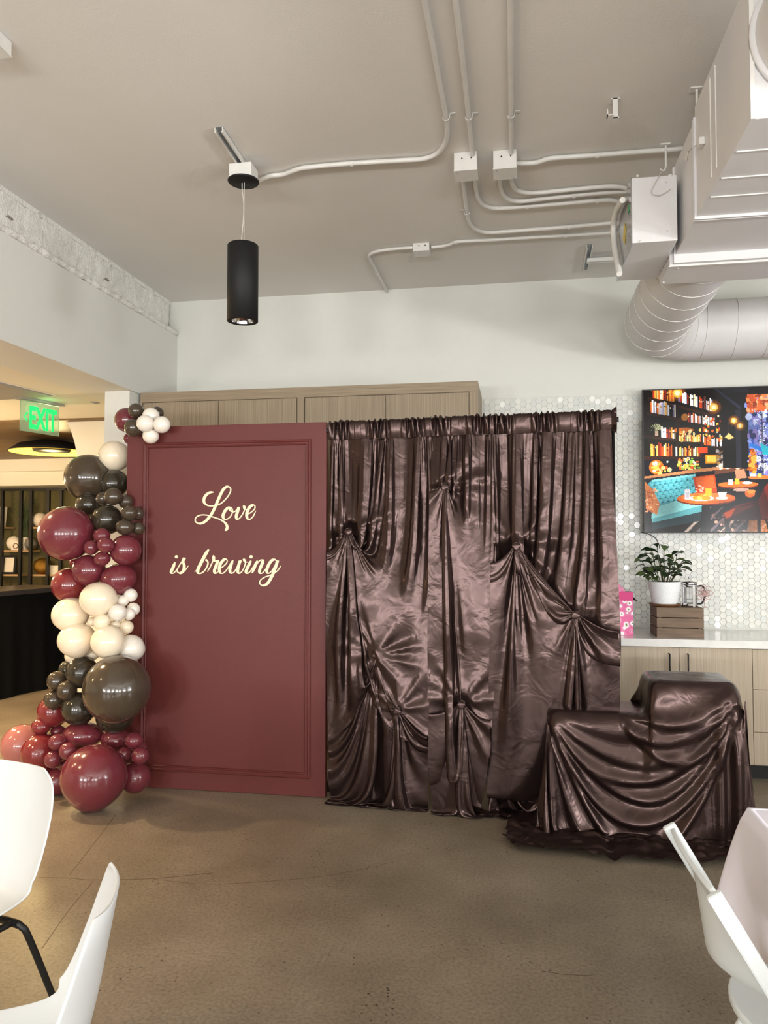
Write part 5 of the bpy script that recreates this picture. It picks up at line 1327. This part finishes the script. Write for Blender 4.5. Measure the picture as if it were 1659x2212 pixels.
# soft vertical flutes beside the right front corner
k = np.exp(-((P[..., 0] - 1.10) / .10) ** 2) * np.clip((4.3 - P[..., 1]) / .05, 0, 1) * np.clip((.84 - P[..., 2]) / .4, 0, 1)
P[..., 1] -= .022 * k * (1 + np.sin(P[..., 0] * 75))
t = thing('satin_cloth', 'brown satin cloth draped over two boxes and pooled on the floor', 'cloth', (.65, 4.4, 0))
UU, VV = np.meshgrid(np.linspace(0, DR['fw'], P.shape[1]), np.linspace(0, DR['fd'], P.shape[0]))
fq = np.clip((VV - DR['vf']) / (DR['fd'] - DR['vf']), 0, None)
cut = (np.clip((DR['ul'] - UU) / DR['ul'], 0, None) + fq > 1.22) | (np.clip((UU - DR['ur']) / (DR['fw'] - DR['ur']), 0, None) + fq > 1.3)
cm = MB().grid(P); idx = np.arange(P.shape[0] * P.shape[1]); ck = cut.ravel()
keep = [i for i, f_ in enumerate(cm.f) if not all(ck[v] for v in f_)]
cm.f = [cm.f[i] for i in keep]; cm.mi = [0] * len(keep); cm.sm = [True] * len(keep)
cm.build('drape', M['satin'], t, sub=1, fix=False)

# ------------------------------------------------------------------ foreground chairs and table
def shell_chair(label, loc, rz):
    t = thing('shell_chair', label, 'chair', loc, rz, 'white moulded shell chairs')
    prof = [(.235, .425), (.215, .447), (.13, .450), (.02, .437), (-.09, .435), (-.155, .452), (-.195, .495), (-.218, .56), (-.236, .64), (-.252, .73), (-.270, .83)]
    pr = smooth_path(prof, 4); n = len(pr); nu = 25
    G = np.zeros((n, nu, 3))
    for i, (y, z) in enumerate(pr):
        f = i / (n - 1)
        w = np.interp(f, [0, .03, .08, .3, .5, .62, .8, .88, .94, .975, 1.0], [.14, .185, .208, .225, .228, .232, .226, .219, .204, .180, .135])
        d = pr[min(i + 1, n - 1)] - pr[max(i - 1, 0)]; d /= np.linalg.norm(d); nx_, nz_ = d[1], -d[0]      # towards sitter
        if nz_ < 0 and f < .4: nx_, nz_ = -nx_, -nz_
        curl = np.interp(f, [0, .2, .45, .6, .8, 1.0], [.012, .03, .065, .085, .060, .030])
        for j in range(nu):
            s_ = (j - (nu - 1) / 2) / ((nu - 1) / 2); a = abs(s_) ** 2.6 * curl
            G[i, j] = (s_ * w, y + nx_ * a, z + nz_ * a)
    sh = MB().grid(G).build('shell', M['whiteplastic'], t, world=False, fix=False)
    k = sh.modifiers.new('thickness', 'SOLIDIFY'); k.thickness = .007; k.offset = 0
    k = sh.modifiers.new('bevel', 'BEVEL'); k.width = .0025; k.segments = 2
    k = sh.modifiers.new('subdivision', 'SUBSURF'); k.levels = k.render_levels = 1
    for sx in (-1, 1):
        fr = smooth_path([(sx * .175, .165, .414), (sx * .18, .12, .416), (sx * .18, -.05, .416), (sx * .175, -.095, .414)], 5)
        MB().tube(fr, .010, 10).build('side_rail', M['black'], t, world=False)
        for y0, y1 in ((.17, .235), (-.10, -.255)):
            leg = smooth_path([(sx * .10, y0, .412), (sx * .17, y0, .416), (sx * .205, y0 + (y1 - y0) * .05, .405), (sx * .22, y0 + (y1 - y0) * .2, .35), (sx * .245, y1, .012)], 6)
            lg = MB().tube(leg, .0105, 10).build('leg', M['black'], t, world=False)
            MB().lathe([(0, .0), (.013, .0), (.013, .012), (0, .012)], (sx * .245, y1, .0), 12).build('foot_cap', M['black'], lg, world=False)
    MB().tube([(-.2, .17, .412), (.2, .17, .412)], .010, 10).build('cross_rail', M['black'], t, world=False)
    MB().tube([(-.2, -.10, .412), (.2, -.10, .412)], .010, 10).build('cross_rail', M['black'], t, world=False)
    return t
p = PZ(-45, 1640, .83); shell_chair('white shell chair with black legs facing the camera, lower left', (p.x + .10, p.y - .27, 0), R(164))
p = PZ(235, 1842, .83); shell_chair('white shell chair seen edge-on, nearest one at lower left', (p.x - .13, p.y - .28, 0), R(113))
def folding_chair(label, loc, rz):
    """faces local +x; stiles run from the back top to the front foot"""
    t = thing('folding_chair', label, 'chair', loc, rz, 'white resin folding chairs')
    def stile(x0, z0, x1, z1, y, w, th, name):
        a, b = Vector((x0, y, z0)), Vector((x1, y, z1)); d = (b - a).normalized(); n = Vector((d.z, 0, -d.x)) * w / 2; u = Vector((0, th / 2, 0))
        return MB().hexa([b - n - u, b + n - u, b + n + u, b - n + u, a - n - u, a + n - u, a + n + u, a - n + u]).build(name, M['resin'], t, world=False, bevel=.006)
    for s_ in (-1, 1):
        stile(-.245, .80, .235, .0, s_ * .205, .036, .022, 'stile')
        stile(-.235, .0, .03, .47, s_ * .178, .030, .020, 'rear_leg')
        f = MB().box((-.035, -.004 + s_ * .188, .425), (.10, .004 + s_ * .188, .452)).build('side_link', M['resin'], t, world=False, bevel=.003)
    # curved back panel between stiles
    G = np.zeros((9, 13, 3))
    for i in range(9):
        u = i / 8; z = .565 + .235 * u; xc = -.245 + (.80 - z) * .6
        for j in range(13):
            s_ = (j - 6) / 6; e_ = 1.0 if 0 < u < 1 else .94
            G[i, j] = (xc - (.008 + .085 * max(0.0, 1 - 1.6 * u) ** .8) * (1 - s_ * s_) + .004, s_ * .192 * e_, z)
    b = MB().grid(G).build('backrest', M['resin'], t, world=False, fix=False); k = b.modifiers.new('thickness', 'SOLIDIFY'); k.thickness = .014; k.offset = 0
    k = b.modifiers.new('bevel', 'BEVEL'); k.width = .004; k.segments = 2
    # seat with rounded rear
    out = []
    for a in np.linspace(PI / 2, 3 * PI / 2, 15): out.append((-.02 + .125 * math.cos(a), .185 * math.sin(a)))
    out += [(.22, -.19), (.245, -.17), (.245, .17), (.22, .19)]
    MB().prism([(x, y, .430 + .012 * (x > .2)) for x, y in out], (0, 0, .022)).build('seat', M['resin'], t, world=False, bevel=.006)
    MB().tube([(.155, -.195, .13), (.155, .195, .13)], .009, 8).build('front_stretcher', M['resin'], t, world=False)
    MB().tube([(-.17, -.17, .12), (-.17, .17, .12)], .009, 8).build('rear_stretcher', M['resin'], t, world=False)
    return t
fa, fb = PZ(1452, 1795, .80), PZ(1527, 1911, .80); fl_ = (fa - fb).normalized(); fx = Vector((fl_.y, -fl_.x, 0)); fc = (fa + fb) / 2 + fx * .245
folding_chair('white folding chair seen edge-on in front of the tablecloth', (fc.x, fc.y, 0), math.atan2(fx.y, fx.x))
# table with white cloth
TZ = .745
c0 = PZ(1618, 1744, TZ + .006)
tx0, ty1 = c0.x, c0.y; tx1, ty0 = tx0 + .76, ty1 - 1.83
t = thing('folding_table', 'rectangular table under the white cloth at right', 'table', ((tx0 + tx1) / 2, (ty0 + ty1) / 2, 0))
MB().box((tx0 + .004, ty0 + .004, TZ - .04), (tx1 - .004, ty1 - .004, TZ)).build('tabletop', M['resin'], t, bevel=.006)
for x in (tx0 + .07, tx1 - .07):
    for y in (ty0 + .2, ty1 - .2): MB().tube([(x, y, 0.001), (x, y, TZ - .04)], .014, 10).build('leg', M['grey'], t)
per = []; rc = .012
def edge(a, b, nrm, n):
    for k in range(n): per.append((Vector(a).lerp(Vector(b), k / n), Vector(nrm), min(k, n - k) / n))
def corner(c, a0, a1, n=12):
    for k in range(n):
        a = a0 + (a1 - a0) * k / n; per.append((Vector(c), Vector((math.cos(a), math.sin(a), 0)), 0.0))
edge((tx0, ty0, 0), (tx0, ty1, 0), (-1, 0, 0), 60); corner((tx0, ty1, 0), PI, PI / 2); edge((tx0, ty1, 0), (tx1, ty1, 0), (0, 1, 0), 30); corner((tx1, ty1, 0), PI / 2, 0)
edge((tx1, ty1, 0), (tx1, ty0, 0), (1, 0, 0), 60); corner((tx1, ty0, 0), 0, -PI / 2); edge((tx1, ty0, 0), (tx0, ty0, 0), (0, -1, 0), 30); corner((tx0, ty0, 0), -PI / 2, -PI)
per.append(per[0]); drop = .46; rows = []
s_acc = [0.0]
for i in range(1, len(per)): s_acc.append(s_acc[-1] + (per[i][0] - per[i - 1][0]).length + .03 * (per[i][2] == 0))
rows.append([((tx0 + tx1) / 2 + (p.x - (tx0 + tx1) / 2) * .97, (ty0 + ty1) / 2 + (p.y - (ty0 + ty1) / 2) * .985, TZ + .0035) for p, n, e in per])
for k in range(12):
    u = k / 11; rr_ = []
    for (p, n, e), s_ in zip(per, s_acc):
        cornerness = max(0, 1 - e / .22) ** 2
        out = .004 + (.12 * cornerness * u ** .75 + .012 * u * (1 + math.sin(s_ * 17)) * (1 - cornerness * .6)) * 1.0
        rr_.append((p.x + n.x * out, p.y + n.y * out, TZ + .004 - drop * u * (1 - .06 * cornerness)))
    rows.append(rr_)
cl = MB().grid(np.array(rows)).add([rows[0][i] for i in range(len(per) - 1)], [tuple(range(len(per) - 1))])
tag(cl.build('tablecloth', M['linen'], solid=.0015, fix=False), 'white tablecloth hanging over table corner at right edge', 'tablecloth')

# ------------------------------------------------------------------ lobby beyond the opening
def text_mesh(s, size, depth):
    c = bpy.data.curves.new('t', 'FONT'); c.body = s; c.size = size; c.extrude = depth; c.offset = .006; c.align_x = 'CENTER'; c.align_y = 'CENTER'
    o = bpy.data.objects.new('t', c); col.objects.link(o); bpy.context.view_layer.update()
    me = bpy.data.meshes.new_from_object(o.evaluated_get(bpy.context.evaluated_depsgraph_get())); bpy.data.objects.remove(o); bpy.data.curves.remove(c)
    return me
M['acrylic'] = mat('edge_lit_acrylic', 'CFE8D2', 0.05, var=0.0, trans=0.75, emit='58C878', estr=0.03)
M['exitgreen'] = mat('glowing_green_letters', '10D060', 0.4, var=0.0, emit='16E070', estr=1.0)
w, h = .37, .235
em = PZ(87, 868, ZS - .01); ec = PY(86, 905, em.y)
# the sign runs along the passage, nearly edge-on to the room
t = thing('exit_sign', 'green edge-lit exit sign hanging from the lobby soffit', 'sign', (em.x, em.y, ZS), R(75))
zc = ec.z - ZS
MB().box((-.21, -.045, -.02), (.21, .045, -.0005)).build('mount', M['grey'], t, world=False, bevel=.004)
MB().box((-w / 2, -.004, zc - h / 2), (w / 2, .004, -.021)).build('acrylic_panel', M['acrylic'], t, world=False, bevel=.001)
me = text_mesh('EXIT', .20, .002); me.materials.append(M['exitgreen'])
o = bpy.data.objects.new('lettering', me); col.objects.link(o); o.parent = t; o.rotation_euler = (R(90), 0, 0); o.location = (.025, -.0062, zc + .0)
xs_ = [v.co.x for v in me.vertices]; ys_ = [v.co.y for v in me.vertices]; sx = .265 / (max(xs_) - min(xs_)); sy = .180 / (max(ys_) - min(ys_)); o.scale = (sx, sy, 1)
o.location.z -= (max(ys_) + min(ys_)) / 2 * sy
MB().tube([(-.125, -.006, zc + .035), (-.150, -.006, zc), (-.125, -.006, zc - .035)], .006, 6).build('arrow', M['exitgreen'], t, world=False)
lz = bpy.data.lights.new('exit_glow', 'POINT'); lz.energy = .2; lz.color = (.1, 1, .35); lz.shadow_soft_size = .05
lo = bpy.data.objects.new('exit_glow', lz); col.objects.link(lo); lo.parent = t; lo.location = (0, -.10, -.06)

# dish lamp
LY = 7.6
lc = PY(112, 970, LY); lw_ = abs(PY(190, 968, LY).x - PY(32, 968, LY).x) / 2
M['lampglow'] = mat('glowing_yellow_reflector', 'F8D860', 0.6, var=0.0, emit='FFD040', estr=1.1)
t = thing('dish_lamp', 'wide black dish lamp with glowing yellow inside under wooden ceiling', 'lamp', (lc.x, LY, lc.z))
MB().lathe([(.05, .13), (lw_ * .35, .125), (lw_ * .75, .09), (lw_, .01), (lw_ - .004, .004), (lw_ * .75, .083), (lw_ * .35, .117), (.05, .12)], (lc.x, LY, lc.z - .04), 48).build('dish', M['mattblack'], t)
MB().lathe([(lw_ - .012, .002), (lw_ * .78, .072), (lw_ * .45, .095)], (lc.x, LY, lc.z - .04), 48).build('reflector', M['lampglow'], t)
MB().lathe([(0, .01), (lw_ * .42, .012), (lw_ * .45, .03), (lw_ * .45, .11), (0, .112)], (lc.x, LY, lc.z - .04), 40).build('driver', M['mattblack'], t)
MB().tube([(lc.x, LY, lc.z + .07), (lc.x, LY, ZS - .016)], .012, 10).build('stem', M['mattblack'], t)
pl_ = bpy.data.lights.new('dish_lamp_light', 'POINT'); pl_.energy = 60; pl_.color = (1, .75, .35); pl_.shadow_soft_size = .15
po = bpy.data.objects.new('dish_lamp_light', pl_); col.objects.link(po); po.location = (lc.x, LY, lc.z - .12)

# unseen warm downlights, out of view, standing for the lobby's ceiling lighting
M['warmglow'] = mat('glowing_downlight', 'FFE8C0', 0.5, var=0.0, emit='FFD9A0', estr=3.0)
DL = [(-3.9, 4.3, 60), (-5.4, 3.0, 60), (-4.1, 2.0, 60), (-5.2, 5.2, 50), (-6.4, 5.6, 60)]
for (x, y, e_), lab in zip(DL, ('unseen recessed lamp in soffit just left of balloon garland', 'unseen recessed lamp in soffit far left, middle of lobby', 'unseen recessed lamp in soffit nearest to the camera', 'unseen recessed lamp in soffit between the added globes', 'unseen recessed lamp in soffit by the draped counter')):
    t = thing('unseen_downlight', lab, 'lamp', (x, y, ZS), group='unseen lobby ceiling lamps')
    MB().lathe([(.05, -.004), (.07, -.004), (.072, 0)], (x, y, ZS), 24).build('trim_ring', M['conduit'], t)
    MB().lathe([(0, -.001), (.05, -.001)], (x, y, ZS), 24).build('lens', M['warmglow'], t)
    l = bpy.data.lights.new('unseen_downlight_beam', 'SPOT'); l.energy = e_ * 4.5; l.color = (1, .72, .40); l.spot_size = R(120); l.spot_blend = .7; l.shadow_soft_size = .05
    lo = bpy.data.objects.new('unseen_downlight_beam', l); col.objects.link(lo); lo.location = (x, y, ZS - .02)

# unseen globe lamps added out of view to warm the soffit and balloons
M['globe'] = mat('glowing_globe', 'FFE2B0', 0.5, var=0.0, emit='FFC880', estr=6.0)
for (x, y, z, e_), lab in (((-5.2, 3.2, 1.95, 28), 'nearest unseen globe lamp added to warm the lobby'), ((-5.3, 5.4, 1.95, 150), 'middle unseen globe lamp added to warm the lobby'), ((-6.9, 7.6, 1.95, 130), 'farthest unseen globe lamp added to warm the lobby')):
    t = thing('added_globe', lab, 'lamp', (x, y, z), group='added lobby globe lamps')
    MB().lathe([(.0005, -1)] + [(math.sin(PI * i / 16), -math.cos(PI * i / 16)) for i in range(1, 16)] + [(.0005, 1)], n=28).build('globe', M['globe'], t, world=False, fix=False).scale = (.09, .09, .09)
    MB().tube([(x, y, z + .09), (x, y, ZS)], .005, 8).build('stem', M['mattblack'], t)
    l = bpy.data.lights.new('added_globe_light', 'POINT'); l.energy = e_ * 3.6; l.color = (1, .70, .38); l.shadow_soft_size = .10
    lo = bpy.data.objects.new('added_globe_light', l); col.objects.link(lo); lo.location = (x, y - .0, z - .0)

p = PZ(205, 869, ZS)
tag(MB().lathe([(0, -.012), (.012, -.012), (.014, -.006), (.035, -.004), (.038, 0)], (p.x, p.y, ZS), 20).build('sprinkler_cap', M['grey']), 'tiny grey disc in the lobby soffit near the pilaster', 'sprinkler')

# black-draped counter
a, b = PZ(0, 1510, 0), PZ(146, 1476, 0)
d = (b - a).normalized(); n = Vector((-d.y, d.x, 0)); ext = a - d * 2.5
zt_ = PZ(140, 1288, 1.0)
t = thing('draped_counter', 'long counter fully covered with black cloth in the lobby', 'counter', ((a + b) / 2).to_tuple())
H_ = 1.04
poly_ = [ext, b, b + n * .62, ext + n * .62]
MB().prism([(p.x, p.y, .001) for p in poly_], (0, 0, H_ - .02)).build('core', M['blackcloth'], t)
rows = []
for u in np.linspace(0, 1, 6):
    r0 = []
    for k in range(121):
        f = k / 120; p = ext.lerp(b, f); off = .012 + .018 * (1 + math.sin(k * .9) * .6 + math.sin(k * .37)) * (1 - u)
        q_ = p - n * off; r0.append((q_.x, q_.y, .004 + u * (H_ - .02)))
    rows.append(r0)
MB().grid(np.array(rows)).build('cloth_front', M['blackcloth'], t, fix=False)
M['greytop'] = mat('dark_brown_top', '3A322A', 0.3, var=0.1)
MB().prism([(p.x, p.y, H_ - .0185) for p in (ext - n * .03, b - n * .03 + d * .03, b + n * .65 + d * .03, ext + n * .65)], (0, 0, .05)).build('top', M['greytop'], t, bevel=.004)

# steel shelf unit against the olive wall, with decorations
SY = 9.72
def sp(cx_, cy_, y=SY): return PY(cx_ / 3.95, 820 + cy_ / 3.95, y)
t = thing('shelf_unit', 'black metal shelf unit with pale wood boards against olive wall', 'shelf', (sp(262, 1400).x, SY, 0))
zt = sp(262, 930).z
x0, x1 = sp(-420, 1400).x, sp(560, 1400).x
MB().box((x0, SY - .02, zt - .03), (x1, SY + .02, zt)).build('top_rail', M['black'], t)
ups = [-400, -280, -140, 15, 175, 262, 410, 517]
for u in ups: x = sp(u, 1400).x; MB().box((x - .02, SY - .02, .001), (x + .02, SY + .02, zt - .03)).build('upright', M['black'], t)
def board(c0_, c1_, cy_):
    a, b = sp(c0_, cy_), sp(c1_, cy_); MB().box((a.x, SY + .021, a.z - .025), (b.x, SY + .24, a.z)).build('shelf_board', M['shelfwood'], t); return a.z
zs1 = board(20, 258, 1455); zs2 = board(266, 412, 1258); zs3 = board(270, 520, 1663); zs4 = board(-280, 160, 1660); zs5 = board(-400, 30, 1258); zs6 = board(20, 180, 1872)
DYY = SY + .13
def sph(name, label, cat, cx_, r, z, m, y=DYY):
    p = sp(cx_, 1400, y); b = MB().lathe([(0.0005, -1)] + [(math.sin(PI * i / 16), -math.cos(PI * i / 16)) for i in range(1, 16)] + [(.0005, 1)], n=28)
    o = b.build(name, m, fix=False); o.scale = (r, r, r); o.location = (p.x, y, z + r); return tag(o, label, cat, 'decorations on the lobby shelf')
M['speckle'] = mat('speckled_white', 'D8CDBC', 0.4, var=0.35, scale=40); M['silver'] = mat('silver_lattice', 'A8A49C', 0.25, metal=0.9, var=0.6, scale=40, bump=0.6, bscale=30)
sph('ball', 'speckled white ball on the upper right shelf board beside big balloon', 'ball', 342, .105, zs2, M['speckle'])
sph('ball', 'gold ball on the lower right shelf board', 'ball', 362, .115, zs3, M['gold'])
sph('ball', 'silver patterned ball right of the grass plant', 'ball', 265, .095, zs1, M['silver'])
sph('vase', 'round white vase behind the little card on shelf', 'vase', 118, .10, zs1, M['paper'], DYY + .02)
def card(name, label, cat, c0_, c1_, cyt, z, m, mark=None, frame=None, tilt=.12):
    a, b = sp(c0_, 1400, SY + .06), sp(c1_, 1400, SY + .06); zt = sp(c0_, cyt, SY + .06).z; h = zt - z
    t = thing(name, label, cat, ((a.x + b.x) / 2, SY + .06, z), group='decorations on the lobby shelf')
    w = b.x - a.x; k = h * tilt
    def quad(x0, x1, z0, z1, off): return [(x, SY + .06 + k * (zz / h) - off, z + zz) for x, zz in ((x0, z0), (x1, z0), (x1, z1), (x0, z1))]
    MB().prism(quad(a.x, b.x, 0.001, h, 0), (0, .012, 0)).build('panel' if not frame else 'frame', m if not frame else frame, t)
    if frame: MB().prism(quad(a.x + w * .14, b.x - w * .14, h * .12, h * .88, .001), (0, -.002, 0)).build('print', m, t)
    if mark: 
        for dx in (-.5, .5):
            mk = [(a.x + w * (.5 + dx * .36) + w * .17 * math.cos(q_), SY + .06 + k * (.45 + .12 * math.sin(q_) * w / h * 1.4) - .004, z + h * .45 + w * .17 * math.sin(q_)) for q_ in np.linspace(0, 2 * PI, 17)]
            MB().tube(mk, .006, 6, caps=False).build('ring_print', mark, t)
    return t
card('greeting_card', 'cream card printed with two dark rings on shelf', 'card', 95, 210, 1378, zs1, M['paper'], mark=M['terracotta'])
card('picture_frame', 'dark framed certificate leaning on the lower left shelf board', 'picture', 20, 130, 1500, zs4, M['paper'], frame=M['black'])
M['peach'] = mat('peach_print', 'E0A888', 0.6, var=0.25, scale=25)
card('greeting_card', 'peach printed card beside the gold ball', 'card', 412, 502, 1585, zs3, M['paper'], frame=M['paper'])
card('picture_frame', 'white framed picture cut by the left photo edge', 'picture', -60, 40, 1085, zs5, M['paper'], frame=M['paper'])
# grass plant
p = sp(205, 1400, DYY - .02); t = thing('grass_plant', 'spiky grass plant in small ribbed pot on lobby shelf', 'plant', (p.x, p.y, zs1), group='decorations on the lobby shelf')
MB().lathe([(0, .001), (.06, .001), (.085, .18), (.078, .18), (.06, .02)], (p.x, p.y, zs1), 24).build('pot', M['speckle'], t)
gr = random.Random(2)
for k in range(46):
    a = gr.uniform(0, 2 * PI); L = gr.uniform(.35, .72); lean = gr.uniform(.05, .55); bs = Vector((p.x + gr.uniform(-.04, .04), p.y + gr.uniform(-.02, .02), zs1 + .17))
    pts = [bs + Vector((math.cos(a) * lean * L * u * u * 1.1, math.sin(a) * lean * L * u * u * .35, L * u * (1 - .25 * lean * u))) for u in (0, .33, .66, 1)]
    MB().tube([tuple(q_) for q_ in pts], [.006, .005, .004, .001], 5).build('blade', M['leaf2'], t)
